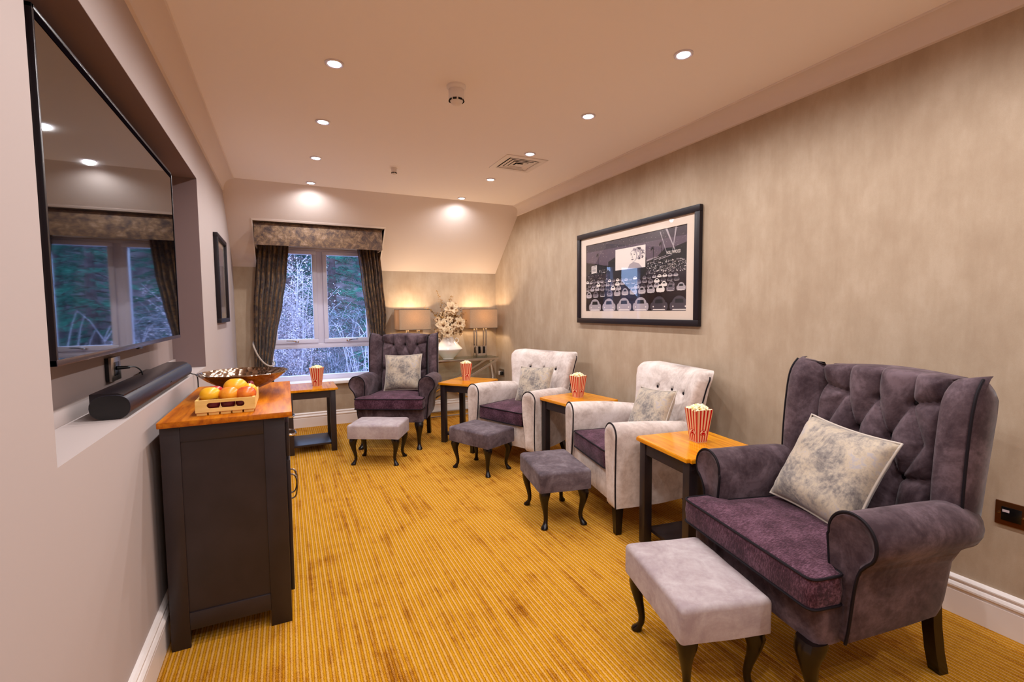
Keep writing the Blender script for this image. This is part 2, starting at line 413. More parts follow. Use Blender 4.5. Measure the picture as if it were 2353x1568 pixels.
# skirting boards: moulded profile
SK = [(0, 0), (.02, 0), (.02, .098), (.016, .102), (.016, .108), (.024, .114), (.024, .121), (.018, .130), (.012, .133), (.012, .139), (.017, .143), (.017, .148), (.010, .156), (0, .158)]
def skirting(name, p0, p1, nrm):
    bm = nb(); n = len(SK)
    A = [bm.verts.new((p0[0] + nrm[0] * d, p0[1] + nrm[1] * d, z)) for d, z in SK]
    B = [bm.verts.new((p1[0] + nrm[0] * d, p1[1] + nrm[1] * d, z)) for d, z in SK]
    bm.faces.new(A); bm.faces.new(B[::-1])
    for i in range(n): bm.faces.new((A[i], B[i], B[(i + 1) % n], A[(i + 1) % n]))
    return struct(obj(name, bm, M['white'], ang=25))
skirting('baseboard_left', (XL, YF), (XL, YB), (1, 0)); skirting('baseboard_right', (XR, YF), (XR, YB), (-1, 0))
skirting('baseboard_back', (XL, YB), (XR, YB), (0, -1))

# ------------------------------------------------------------------ window
win = bpy.data.objects.new('window_1', None); COL.objects.link(win); win.location = ((WX0 + WX1) / 2, WY, WZ0); struct(win)
def wobj(name, bm, m, parent=win, **k):
    bmesh.ops.translate(bm, verts=bm.verts, vec=-win.location); return obj(name, bm, m, parent, **k)
MX0, MX1 = .325, .386          # mullion
TZ0, TZ1 = .843, .90           # transom
bm = nb(); f0, f1 = WY, WY + .06
for a in ((WX0, WX1, WZ0, .544), (WX0, WX1, 1.905, WZ1), (WX0, WX0 + .03, .544, TZ0), (WX0, WX0 + .03, TZ1, 1.905), (WX1 - .006, WX1 + .03, .544, 1.905), (WX0, WX1 - .006, TZ0, TZ1), (MX0, MX1, TZ1, 1.905)):
    box(bm, a[0], a[1], f0, f1, a[2], a[3], bev=.004)
frame = wobj('window_frame', bm, M['upvc'])
for (a, b) in ((WX0 + .03, MX0), (MX1, WX1 - .002)):
    bm = nb(); w = .046; y0 = WY - .014; z0, z1 = TZ1, 1.908
    for q in ((a, b, z0, z0 + .048), (a, b, z1 - .038, z1), (a, a + w, z0 + .048, z1 - .038), (b - w * (.45 if b > .8 else 1), b, z0 + .048, z1 - .038)):
        box(bm, q[0], q[1], y0, f1, q[2], q[3], bev=.005)
    wobj('sash', bm, M['upvc'])
    wobj('pane', bx(a + w - .01, b - .012, WY + .028, WY + .032, z0 + .04, z1 - .03), M['winglass'])
wobj('pane', bx(WX0 + .01, WX1 + .01, WY + .028, WY + .032, .53, TZ0 + .01), M['winglass'])
wobj('window_sill', bx(WX0 - .06, WX1 + .06, YB - .055, YB - .0005, .455, .4895, bev=.006), M['white'])
wobj('window_board', bx(WX0, WX1, YB - .01, WY + .01, .455, .4895), M['white'])
for hx, sg in ((.085, 1), (.655, -1)):
    bm = nb()
    box(bm, hx + sg * .02 - .02, hx + sg * .02 + .02, WY - .024, WY - .012, .913, .931, bev=.004)
    tube(bm, smooth_path([(hx + sg * .02, WY - .024, .922), (hx + sg * .012, WY - .045, .922), (hx - sg * .02, WY - .05, .930), (hx - sg * .085, WY - .048, .933)], 5), [.009] * 5 + [.008] * 5 + [.0065] * 5 + [.005], 8)
    wobj('window_handle', bm, M['chrome'])
bm = nb(); box(bm, DX0 + .03, DX1 - .03, 5.33, 5.37, 1.965, 1.99, bev=.003)
for k in range(14): box(bm, DX0 + .06 + k * .085, DX0 + .075 + k * .085, 5.34, 5.36, 1.945, 1.966)
tag(obj('curtain_track', bm, M['plastic_white']), 'white curtain track hidden behind the bronze pelmet over the window', 'curtain track')

# ------------------------------------------------------------------ pelmet and curtains
bm = nb(); px0, px1, py = -.240, .949, 5.10
box(bm, px0, px1, py, py + .014, 1.886, 2.100, bev=.003); box(bm, px0, px0 + .014, py + .01, 5.44, 1.886, 2.100, bev=.003)
box(bm, px1 - .014, px1, py + .01, 5.44, 1.886, 2.100, bev=.003); box(bm, px0, px1, py, 5.44, 2.092, 2.102)
tag(obj('pelmet', bm, M['pelmetcloth']), 'straight box pelmet in bronze marbled fabric across the window top', 'pelmet')

def interp(T, z):
    for (z1, a1, b1), (z0, a0, b0) in zip(T, T[1:]):
        if z <= z1 and z >= z0:
            t = (z1 - z) / (z1 - z0); t2 = t * t * (3 - 2 * t) * .4 + t * .6
            return a1 + (a0 - a1) * t2, b1 + (b0 - b1) * t2
    return T[-1][1:] if z < T[-1][0] else T[0][1:]
def curtain(T, label, flip, ph):
    bm = nb(); nz, nx, npl = 70, 90, 6.5; rows = []
    for j in range(nz + 1):
        z = 1.944 - (1.944 - .03) * j / nz; a, b = interp(T, z); row = []
        wd = b - a; amp = .030 * (.55 + .45 * min(1, wd / .28)) + .004 * sin(z * 9)
        for i in range(nx + 1):
            t = i / nx; tt = t + .012 * sin(2 * pi * 3 * t + z * 2)
            s = sin(2 * pi * npl * tt + ph); s = math.copysign(abs(s) ** .8, s)
            row.append(bm.verts.new((a + wd * (t + .012 * cos(2 * pi * npl * tt + ph)), 5.355 + amp * s + .006 * sin(z * 5 + t * 20), z)))
        rows.append(row)
    for r0, r1 in zip(rows, rows[1:]):
        for i in range(nx):
            f = bm.faces.new((r0[i], r0[i + 1], r1[i + 1], r1[i]))
    n = bmesh.ops.solidify(bm, geom=bm.faces[:], thickness=.004)
    return tag(obj('curtain', bm, M['curtain'], ang=80), label, 'curtain', 'pair of tied back window curtains')
curtain([(1.93, -.228, .060), (1.60, -.262, .028), (1.33, -.286, -.018), (.98, -.294, -.088), (.72, -.298, -.135), (.60, -.298, -.130), (.3, -.302, -.10), (0, -.305, -.08)],
        'bronze marbled curtain left of the window, tied with silver rope', 0, .4)
curtain([(1.93, .728, .962), (1.60, .765, .985), (1.2, .806, 1.016), (.97, .838, 1.004), (.72, .872, .998), (.60, .868, 1.0), (.3, .845, 1.015), (0, .83, 1.03)],
        'bronze marbled curtain right of the window, behind the tufted wing chair', 1, 1.1)
def rope(path, label):
    P = smooth_path(path, 14); bm = nb(); L = 0; d = [0]
    for a, b in zip(P, P[1:]): L += (b - a).length; d.append(L)
    for s in (0, 1, 2):
        pts = []
        for i, p in enumerate(P):
            a = P[max(i - 1, 0)]; b = P[min(i + 1, len(P) - 1)]; t = (b - a).normalized()
            x = t.cross(Vector((0, 0, 1))).normalized() if abs(t.z) < .95 else Vector((1, 0, 0)); y = t.cross(x)
            w = d[i] / .05 * 2 * pi + s * 2 * pi / 3; pts.append(p + .0042 * (cos(w) * x + sin(w) * y))
        tube(bm, pts, .0048, 6)
    return tag(obj('curtain_tieback', bm, M['cord'], ang=80), label, 'tieback', 'silver rope tiebacks')
rope([(-.30, 5.47, .95), (-.302, 5.40, .93), (-.292, 5.305, .90), (-.262, 5.285, .82), (-.215, 5.282, .745), (-.165, 5.287, .705), (-.128, 5.31, .705), (-.118, 5.36, .72), (-.13, 5.40, .74)],
     'twisted silver rope tieback looped round the left curtain')
rope([(1.01, 5.47, .95), (1.012, 5.40, .93), (1.0, 5.305, .90), (.97, 5.285, .82), (.93, 5.282, .745), (.89, 5.287, .705), (.86, 5.31, .705), (.855, 5.36, .72), (.865, 5.40, .74)],
     'twisted silver rope tieback looped round the right curtain')

# ------------------------------------------------------------------ ceiling fittings
def downlight(x, y, label=None):
    t = thing('downlight', label, 'ceiling light', (x, y, ZC), 0, 'recessed ceiling downlights')
    bm = nb(); lathe(bm, [(.043, 0), (.043, -.004), (.037, -.007), (.030, -.005), (.029, .0), (.029, .003)], 32, cap=False)
    obj('rim', bm, M['rim'], t)
    bm = nb(); lathe(bm, [(.0295, -.0035), (.0295, -.0015)], 24); obj('lens', bm, M['lampglow'], t)
    ld = bpy.data.lights.new('downlight_beam', 'SPOT'); ld.energy = DOWN_W; ld.color = DOWN_COL; ld.spot_size = radians(166); ld.spot_blend = .6; ld.shadow_soft_size = .022
    lo = bpy.data.objects.new('downlight_beam', ld); COL.objects.link(lo); lo.parent = t; lo.location = (0, 0, -.012)
    return t
RX = 1.677; LX = .249
lab = {(RX, 1.653): 'nearest lit downlight in the row beside the papered wall', (RX, 2.400): 'second lit downlight from the front along the papered wall', (RX, 3.145): 'lit downlight touching the near corner of the air vent',
       (RX, 3.888): 'lit downlight just beyond the air vent', (RX, 4.645): 'farthest lit downlight, shining on the slope above the lamps',
       (LX, 2.400): 'nearest lit downlight in the row beside the television wall', (LX, 3.145): 'second lit downlight in the row beside the television wall',
       (LX, 3.888): 'third lit downlight in the row beside the television wall', (LX, 4.645): 'farthest lit downlight, close to the slope above the pelmet'}
for (x, y), s in lab.items(): downlight(x, y, s)
for x in (LX, RX):
    for y in (1.653, .9, .15, -.6):
        if (x, y) not in lab: downlight(x, y, 'lit downlight in the ceiling behind the viewpoint, out of the picture')

# four-way air diffuser
V0x, V1x, V0y, V1y = 1.527, 1.877, 3.218, 3.568
vt = thing('air_vent', 'square cream four-way air vent in the ceiling', 'air vent', ((V0x + V1x) / 2, (V0y + V1y) / 2, ZC))
def sqring(bm, h0, z0, h1, z1):
    a = [bm.verts.new((sx * h0, sy * h0, z0)) for sx, sy in ((-1, -1), (1, -1), (1, 1), (-1, 1))]
    b = [bm.verts.new((sx * h1, sy * h1, z1)) for sx, sy in ((-1, -1), (1, -1), (1, 1), (-1, 1))]
    for i in range(4): bm.faces.new((a[i], a[(i + 1) % 4], b[(i + 1) % 4], b[i]))
bm = nb(); sqring(bm, .175, 0, .175, -.006); sqring(bm, .175, -.006, .135, -.009); sqring(bm, .135, -.009, .128, -.002)
obj('vent_frame', bm, M['plastic_white'], vt, recalc=False)
bm = nb()
for h in (.118, .088, .058): 
    sqring(bm, h, -.008, h - .024, -.030 + .026); sqring(bm, h - .002, -.011, h + .003, -.008)
sqring(bm, .03, -.012, .004, -.004)
obj('louvre', bm, M['plastic_white'], vt, recalc=False)
obj('vent_cavity', bx(-.128, .128, -.128, .128, -.0025, -.0005), M['dark_slot'], vt)

def detector(x, y, s, label):
    t = thing('smoke_detector', label, 'smoke detector', (x, y, ZC), 0)
    bm = nb(); lathe(bm, [(.052 * s, 0), (.052 * s, -.010 * s), (.043 * s, -.020 * s), (.040 * s, -.022 * s)], 32); obj('detector_base', bm, M['plastic_white'], t)
    bm = nb(); lathe(bm, [(.040 * s, -.022 * s), (.043 * s, -.026 * s), (.043 * s, -.062 * s), (.040 * s, -.070 * s), (.030 * s, -.090 * s), (.022 * s, -.098 * s), (.006 * s, -.1 * s)], 32); obj('sensor_dome', bm, M['plastic_white'], t)
    bm = nb()
    for k in range(8):
        a = 2 * pi * k / 8 + .2; m = Matrix.Rotation(a, 4, 'Z') @ Matrix.Translation((.0365 * s, 0, -.077 * s)) @ Matrix.Rotation(radians(-30), 4, 'Y')
        box(bm, -.002, .004, -.010 * s, .010 * s, -.006 * s, .006 * s, matrix=m)
    obj('sensor_slots', bm, M['dark_slot'], t); return t
detector(.838, 2.375, .95, 'large round smoke detector in the middle of the near ceiling')
detector(.836, 3.91, .5, 'small smoke detector far along the ceiling, well beyond the large one')
for o in bpy.data.objects:
    if o.name.startswith('smoke_detector'): o['group'] = 'ceiling detectors'

# ------------------------------------------------------------------ niche: television, soundbar, socket
tv = thing('television', 'large wall mounted flat television in the niche, reflecting the window', 'television', (-.55, 2.40, 1.10))
def tobj(name, bm, m, parent=None):
    bmesh.ops.translate(bm, verts=bm.verts, vec=-tv.location); return obj(name, bm, m, parent or tv)
ty0, ty1, tz0, tz1, tx = 1.548, 3.085, 1.109, 1.985, -.519
bm = nb(); box(bm, tx - .015, tx, ty0, ty0 + .011, tz0, tz1, bev=.001); box(bm, tx - .015, tx, ty1 - .011, ty1, tz0, tz1, bev=.001)
box(bm, tx - .015, tx, ty0, ty1, tz1 - .011, tz1, bev=.001); box(bm, tx - .016, tx - .004, ty0 + .004, ty1 - .004, tz0 + .004, tz1 - .004)
tobj('tv_frame', bm, M['tvframe'])
tobj('bottom_bezel', bx(tx - .015, tx + .001, ty0, ty1, tz0, tz0 + .016, bev=.001), M['tvtrim'])
tobj('screen', bx(tx - .008, tx - .002, ty0 + .01, ty1 - .01, tz0 + .015, tz1 - .01), M['tvglass'])
bm = nb(); box(bm, tx - .004, tx - .0008, ty0 + .010, ty1 - .010, tz1 - .030, tz1 - .010); box(bm, tx - .004, tx - .0008, ty1 - .022, ty1 - .010, tz0 + .015, tz1 - .03)
tobj('screen_border', bm, M['border'])
tobj('rear_housing', bx(-.585, tx - .015, ty0 + .3, ty1 - .3, tz0 + .08, tz1 - .25, bev=.01), M['tvframe'])
tobj('wall_bracket', bx(NXB + .001, -.58, 2.15, 2.5, 1.35, 1.7), M['tvframe'])
tobj('infrared_sensor', bx(tx - .012, tx - .002, 2.29, 2.35, tz0 - .008, tz0 + .001, bev=.002), M['blackgloss'])

sb = thing('soundbar', 'long black soundbar with rounded ends on the niche ledge', 'soundbar', (-.505, 2.4, NZ0))
prof = []
for k in range(28):
    a = 2 * pi * k / 28; prof.append((.052 * math.copysign(abs(cos(a)) ** .75, cos(a)), .039 + .0385 * math.copysign(abs(sin(a)) ** .85, sin(a))))
bm = nb(); prism(bm, prof, -.545, .545, 1); obj('speaker_body', bm, M['sbmesh'], sb, ang=50)
for yy in (-.5465, .5445):
    bm = nb(); prism(bm, [(p * .97, .039 + (z - .039) * .97) for p, z in prof], yy, yy + .002, 1); obj('end_cap', bm, M['blackgloss'], sb)
bm = nb(); prism(bm, [(-.052, .02), (-.052, .082), (.018, .082), (.034, .076), (.034, .071), (.0, .069), (-.03, .04)], -.535, .535, 1, bev=.001); obj('top_plate', bm, M['tvframe'], sb)
bm = nb()
for k in range(3): box(bm, .049, .053, .03 + k * .012, .036 + k * .012, .036, .041, bev=.001)
obj('indicator_marks', bm, M['blackgloss'], sb)
tag(obj('media_box', bx(-.605, -.565, 2.62, 2.74, NZ0, NZ0 + .07, bev=.004), M['blackgloss']), 'small flat black box standing behind the soundbar', 'media box')

so = thing('wall_socket', 'satin metal socket plate on the niche wall, black lead plugged in', 'socket', (-.605, 2.305, 1.028))
obj('plate', bx(-.004, .006, -.054, .054, -.046, .046, bev=.002), M['nickel'], so)
obj('pattress', bx(-.0165, -.004, -.05, .05, -.043, .043), M['blackgloss'], so)
obj('socket_insert', bx(.005, .0075, -.03, .028, -.026, .026, bev=.001), M['blackgloss'], so)
bm = nb(); tube(bm, [(-.597, 2.30, 1.03), (-.560, 2.315, 1.03)], [.008, .005], 10)
tube(bm, smooth_path([(-.565, 2.313, 1.03), (-.545, 2.33, 1.028), (-.535, 2.37, 1.0), (-.545, 2.39, .95), (-.575, 2.36, .925), (-.585, 2.28, .945), (-.578, 2.22, .955), (-.585, 2.30, .914), (-.59, 2.42, .915), (-.588, 2.5, .94), (-.585, 2.56, .92), (-.585, 2.6, .914)], 8), .0028, 6)
tag(obj('power_lead', bm, M['cable']), 'black power lead looping from the niche socket to the soundbar', 'cable')
bm = nb(); tube(bm, smooth_path([(-.49, 2.945, .935), (-.46, 2.98, .918), (-.44, 3.0, .90), (-.437, 3.0, .82), (-.436, 3.0, .6), (-.44, 3.0, .3)], 8), .003, 6)
tag(obj('trailing_cable', bm, M['cable']), 'thin black cable hanging from the niche ledge behind the bowl', 'cable')

# ------------------------------------------------------------------ left picture
lp = thing('framed_picture', 'narrow black framed picture on the left wall near the window', 'picture', (XL, 4.365, 1.50))
y0, y1, z0, z1 = -.295, .295, -.333, .333; d = .03
def frame_bm(y0, y1, z0, z1, w, x0, x1, bev=.002):
    bm = nb()
    box(bm, x0, x1, y0, y1, z0, z0 + w, bev=bev); box(bm, x0, x1, y0, y1, z1 - w, z1, bev=bev)
    box(bm, x0, x1, y0, y0 + w, z0 + w, z1 - w, bev=bev); box(bm, x0, x1, y1 - w, y1, z0 + w, z1 - w, bev=bev); return bm
obj('frame', frame_bm(y0, y1, z0, z1, .032, .001, d), M['framewood'], lp)
obj('mount', frame_bm(y0 + .03, y1 - .03, z0 + .03, z1 - .03, .045, .006, .010, 0), M['mount'], lp)
bm = nb(); box(bm, .004, .0065, y0 + .07, y1 - .07, z0 + .07, z1 - .07)
rr = random.Random(3)
yy = y0 + .08
while yy < y1 - .1:
    w = rr.uniform(.015, .04); h = rr.uniform(.12, .34); box(bm, .0065, .0068, yy, min(yy + w, y1 - .075), z0 + .12, z0 + .12 + h, mi=rr.choice((1, 2))); yy += w + .004
box(bm, .0065, .0069, y0 + .072, y1 - .072, z0 + .072, z0 + .12, mi=3)
obj('print', bm, [mat('print_grey_sky', '9a98ac', .6), mat('print_slate', '3c4260', .6), mat('print_mid', '6a6c84', .6), mat('print_pale', 'c4bcc4', .6)], lp)
obj('glass_pane', bx(.0155, .017, y0 + .03, y1 - .03, z0 + .03, z1 - .03), M['glass'], lp)

# ------------------------------------------------------------------ right picture: night drive-in
PY0, PY1, PZ0, PZ1 = 3.583, 2.194, 1.1255, 1.905
rp = thing('framed_picture', 'large black framed drive-in cinema photograph on the papered wall', 'picture', (XR, (PY0 + PY1) / 2, (PZ0 + PZ1) / 2))
rp['group'] = lp['group'] = 'framed wall pictures'
hw, hh = (PY0 - PY1) / 2, (PZ1 - PZ0) / 2
obj('frame', frame_bm(-hw, hw, -hh, hh, .043, -.032, -.001, .003), M['framewood'], rp)
bm = nb(); box(bm, -.0145, -.011, -hw + .04, hw - .04, -hh + .04, -hh + .104); box(bm, -.0145, -.011, -hw + .04, hw - .04, hh - .104, hh - .04)
box(bm, -.0145, -.011, -hw + .04, -hw + .118, -hh + .104, hh - .104); box(bm, -.0145, -.011, hw - .118, hw - .04, -hh + .104, hh - .104)
obj('mount', bm, M['mount'], rp)
pw, ph = hw - .113, hh - .1
pm = [mat('print_night', '2c222c', .5), mat('print_sky', '5a4a56', .5), mat('print_black', '120e12', .5), mat('print_white', 'e4d8d0', .5), mat('print_light', 'a89ca0', .5), mat('print_mid_grey', '6c6068', .5), mat('print_dark_grey', '40363e', .5)]
def U(u): return pw * (1 - 2 * u)            # u: 0 left .. 1 right as seen from the room
def Vv(v): return ph * (2 * v - 1)
bm = nb(); box(bm, -.0085, -.005, -pw, pw, -ph, ph, mi=0)
lay = [0]
def poly(P, mi, dx=None):
    lay[0] += 1; x = -.0086 - (dx if dx is not None else .0000012 * lay[0])
    f = bm.faces.new([bm.verts.new((x, U(u), Vv(v))) for u, v in P]); f.material_index = mi
def ell(u, v, ru, rv, mi, n=14, a0=0, a1=2 * pi):
    poly([(u + ru * cos(a0 + (a1 - a0) * k / n), v + rv * sin(a0 + (a1 - a0) * k / n)) for k in range(n)], mi)
rr = random.Random(11)
# sky with a pale band, dark hills, palm trunks
for k in range(10): poly([(0, .62 + .038 * k), (1, .58 + .042 * k), (1, .63 + .042 * k), (0, .66 + .038 * k)], 1 if k < 7 else 6)
poly([(0, .55), (0, .74), (.12, .7), (.22, .66), (.3, .64), (.66, .64), (.74, .66), (.82, .76), (.9, .76), (1, .8), (1, .5)], 2)
for k in range(260): 
    u, v = rr.uniform(.0, 1), rr.uniform(.72, .99); q = rr.uniform(.0007, .0018); poly([(u - q, v), (u, v - q * 1.8), (u + q, v), (u, v + q * 1.8)], 3)
for k in range(700):
    u = rr.uniform(.62, 1) if rr.random() < .8 else rr.uniform(.03, .27); v = rr.uniform(.47, .62) if u > .6 else rr.uniform(.42, .6); q = rr.uniform(.0012, .004)
    poly([(u - q, v - q), (u + q, v - q), (u + q, v + q), (u - q, v + q)], rr.choice((3, 3, 4, 4, 5, 2)))
for u0 in (.63, .66, .72, .77): poly([(u0, .63), (u0 + .11, .67), (u0 + .11, .675), (u0, .64)], 4)
poly([(.775, .97), (.781, .97), (.838, .70), (.834, .70)], 4); poly([(.822, .99), (.838, .99), (.912, .69), (.908, .69)], 4)
poly([(.903, .99), (.915, .99), (.884, .70), (.880, .70)], 4)
for x, h in ((.15, .3), (.72, .26), (.79, .3), (.35, .1)):
    poly([(x, .52), (x + .003, .52), (x + .004, .52 + h), (x, .52 + h)], 2)
    for k in range(9):
        a = pi * k / 8; poly([(x, .52 + h), (x + .022 * cos(a), .52 + h + .045 * sin(a) - .01), (x + .018 * cos(a + .2), .52 + h + .035 * sin(a + .2) - .015)], 2)
# screen frame, screen, a soft generic portrait of a curly haired woman
poly([(.27, .45), (.27, .7), (.36, .76), (.58, .76), (.66, .68), (.66, .42)], 2)
sx0, sx1, sy0, sy1 = .350, .651, .565, .850
poly([(sx0, sy0), (sx1, sy0), (sx1, sy1), (sx0, sy1)], 3)
def SP(u, v): return (sx0 + (sx1 - sx0) * u, sy0 + (sy1 - sy0) * v)
def sell(u, v, ru, rv, mi): ell(*SP(u, v), ru * (sx1 - sx0), rv * (sy1 - sy0), mi, 18)
for k in range(60):
    a = rr.uniform(-1.7, 2.3); r = rr.uniform(.12, .24); sell(.72 + r * cos(a), .62 + 1.25 * r * sin(a), rr.uniform(.02, .045), rr.uniform(.03, .06), rr.choice((4, 4, 5, 6, 3)))
sell(.62, .58, .13, .27, 4); sell(.6, .56, .115, .24, 3); poly([SP(.42, 0), SP(.5, .22), SP(.62, .3), SP(.8, .2), SP(.9, 0)], 4)
for uu in (.55, .65): sell(uu, .64, .022, .02, 2); sell(uu, .70, .03, .012, 5)
sell(.59, .42, .04, .025, 5); poly([SP(.585, .62), SP(.565, .5), SP(.6, .5)], 4)
# small sign board on the left
poly([(.07, .56), (.135, .57), (.135, .68), (.07, .67)], 3)
for k in range(5): poly([(.078, .585 + .018 * k), (.127, .588 + .018 * k), (.127, .595 + .018 * k), (.078, .592 + .018 * k)], rr.choice((2, 6)))
# rows of parked cars seen from behind
def car(u, v, w, h, body, dark=2, side=0):
    ell(u, v + h * .45, w * .5, h * .5, body); poly([(u - w * .5, v), (u + w * .5, v), (u + w * .52, v + h * .42), (u - w * .52, v + h * .42)], body)
    poly([(u - w * .3, v + h * .5), (u + w * .3, v + h * .5), (u + w * .25, v + h * .75), (u - w * .25, v + h * .75)], dark)
    poly([(u - w * .5, v + h * .06), (u + w * .5, v + h * .06), (u + w * .5, v + h * .12), (u - w * .5, v + h * .12)], 3)
    for s in (-1, 1):
        ell(u + s * w * .52, v + h * .3, w * .13, h * .26, body); ell(u + s * w * .42, v + h * .28, w * .05, h * .05, 3, 8)
for row, (v, w, h, n) in enumerate(((.415, .03, .04, 22), (.36, .038, .055, 18), (.30, .042, .065, 16))):
    for k in range(n):
        if rr.random() < .9: car(.02 + (k + .5 * (row % 2)) / n * .98, v + rr.uniform(-.006, .006), w, h, rr.choice((3, 4, 4, 5, 6)))
for k, b in enumerate((4, 5, 6, 5, 4, 4, 4, 4, 4, 3, 5, 4)): car(.04 + k * .083, .2 + .004 * k, .055, .1, b)
for k, b in enumerate((4, 4, 4, 4, 6, 6)): car(.115 + k * .165, .005, .115, .19, b)
obj('print', bm, pm, rp, recalc=False)
cu = bpy.data.curves.new('t', 'FONT'); cu.body = 'HOLLYWOOD'; cu.size = .03; cu.align_x = 'CENTER'; cu.extrude = .0002; cu.offset = .0004
to = bpy.data.objects.new('t', cu); COL.objects.link(to); bpy.context.view_layer.update()
me = bpy.data.meshes.new_from_object(to); bpy.data.objects.remove(to); me.materials.clear(); me.materials.append(pm[3])
lt = bpy.data.objects.new('lettering', me); COL.objects.link(lt); lt.parent = rp
lt.matrix_local = Matrix(((0, 0, -1, -.0100), (-1, 0, 0, (2.435 - (PY0 + PY1) / 2)), (0, 1, 0, 1.622 - (PZ0 + PZ1) / 2), (0, 0, 0, 1))) @ Matrix.Scale(.66, 4, (1, 0, 0))
obj('glass_pane', bx(-.0175, -.016, -hw + .04, hw - .04, -hh + .04, hh - .04), M['glass'], rp)

# ------------------------------------------------------------------ wall sockets on the papered wall
bs = thing('wall_socket', 'bronze double wall plate with black insert at the right edge, near the big wing chair', 'socket', (XR, .698, .463))
obj('plate', bx(-.007, -.0005, -.073, .073, -.045, .045, bev=.002), M['bronze'], bs)
obj('socket_insert', bx(-.009, -.006, -.0, .055, -.026, .026, bev=.0005), M['blackgloss'], bs)
obj('label_strip', bx(-.0096, -.0085, .033, .052, .006, .0155), mat('paper_label', 'c8b8bc', .7), bs)
for yy in (.062, .003 - .066 + .06):
    bm = nb(); lathe(bm, [(.004, 0), (.004, .0015), (.001, .002)], 14); bmesh.ops.rotate(bm, cent=(0, 0, 0), matrix=Matrix.Rotation(-pi / 2, 3, 'Y'), verts=bm.verts)
    obj('screw', bm, M['screw'], bs, (-.007, yy, 0))
cs = thing('wall_socket', 'chrome socket with plugs low in the far corner beside the console table', 'socket', (XR, 5.306, .468))
obj('plate', bx(-.006, -.0005, -.073, .073, -.045, .045, bev=.002), M['nickel'], cs)
for yy in (-.035, .03):
    obj('plug', bx(-.035, -.006, yy - .022, yy + .022, -.03, .016, bev=.005), M['blackgloss'] if yy < 0 else M['plastic_white'], cs)
bs['group'] = cs['group'] = so['group'] = 'wall sockets'

# ------------------------------------------------------------------ cabinet
cb = thing('sideboard_cabinet', 'dark painted sideboard with amber oak top, in front of the television niche', 'sideboard', (-.215, 2.45, 0))
cx0, cx1, cy0, cy1, ct = -.418, -.018, 2.02, 2.875, .835
def cobj(name, bm, m, parent=None, **k):
    bmesh.ops.translate(bm, verts=bm.verts, vec=-cb.location); return obj(name, bm, m, parent or cb, **k)
bm = nb()
box(bm, cx0, cx1, cy0 + .006, cy1 - .006, .07, ct)                                    # carcass core
cobj('carcass', bm, M['charcoal'])
for ya, yb in ((cy0, cy0 + .012), (cy1 - .012, cy1)):                                 # framed end panels
    bm = nb(); 
    box(bm, cx0, cx0 + .06, ya, yb, .0, ct, bev=.002); box(bm, cx1 - .073, cx1, ya, yb, .0, ct, bev=.002)
    box(bm, cx0 + .06, cx1 - .073, ya, yb, .066, .133, bev=.002); box(bm, cx0 + .06, cx1 - .073, ya, yb, .775, ct, bev=.002)
    cobj('end_frame', bm, M['charcoal'])
for ya, yb in ((cy0 + .012, cy0 + .055), (cy1 - .055, cy1 - .012)):
    for xa, xb in ((cx0, cx0 + .055), (cx1 - .055, cx1)): cobj('leg', bx(xa, xb, ya, yb, 0, .075, bev=.002), M['charcoal'])
ym = (cy0 + cy1) / 2
for ya, yb in ((cy0 + .05, ym - .01), (ym + .01, cy1 - .05)):
    dr = cobj('drawer', bx(cx1, cx1 + .014, ya, yb, .66, .80, bev=.003), M['charcoal'])
    hy = (ya + yb) / 2; bm = nb(); tube(bm, smooth_path([(cx1 + .012, hy - .05, .715), (cx1 + .032, hy - .042, .713), (cx1 + .040, hy, .711), (cx1 + .032, hy + .042, .713), (cx1 + .012, hy + .05, .715)], 5), .005, 8)
    cobj('handle', bm, M['chrome'], dr)
    do = cobj('door', bx(cx1, cx1 + .014, ya, yb, .10, .645, bev=.003), M['charcoal'])
    hy = yb - .03 if yb < ym + .05 and ya < ym - .1 else ya + .03
    bm = nb(); tube(bm, smooth_path([(cx1 + .012, hy, .36), (cx1 + .034, hy, .372), (cx1 + .042, hy, .42), (cx1 + .034, hy, .468), (cx1 + .012, hy, .48)], 5), .0045, 8)
    cobj('handle', bm, M['chrome'], do)
for o in cb.children:
    if o.name.startswith(('drawer', 'door')):
        for h in o.children: h.matrix_parent_inverse = Matrix()
cobj('worktop', bx(-.421, .010, 1.995, 2.895, ct, .8565, bev=.003), M['oakcab'])
# fix nested parts: children built in cabinet space keep their place
CT = .8565

# ------------------------------------------------------------------ bowl, crate, fruit
bm = nb(); R = .19; H = .962 - CT
pr = [(.045, 0), (.05, .006), (.048, .012), (.036, .018), (.06, .026), (.105, .046), (.15, .074), (.18, .098), (R, H), (R - .003, H + .002), (.176, .096), (.146, .075), (.10, .052), (.05, .034), (.004, .030)]
lathe(bm, pr, 64); tag(obj('footed_bowl', bm, M['hammered'], loc=(-.186, 2.53, CT), ang=60), 'wide hammered bronze footed bowl on the oak topped sideboard', 'bowl')

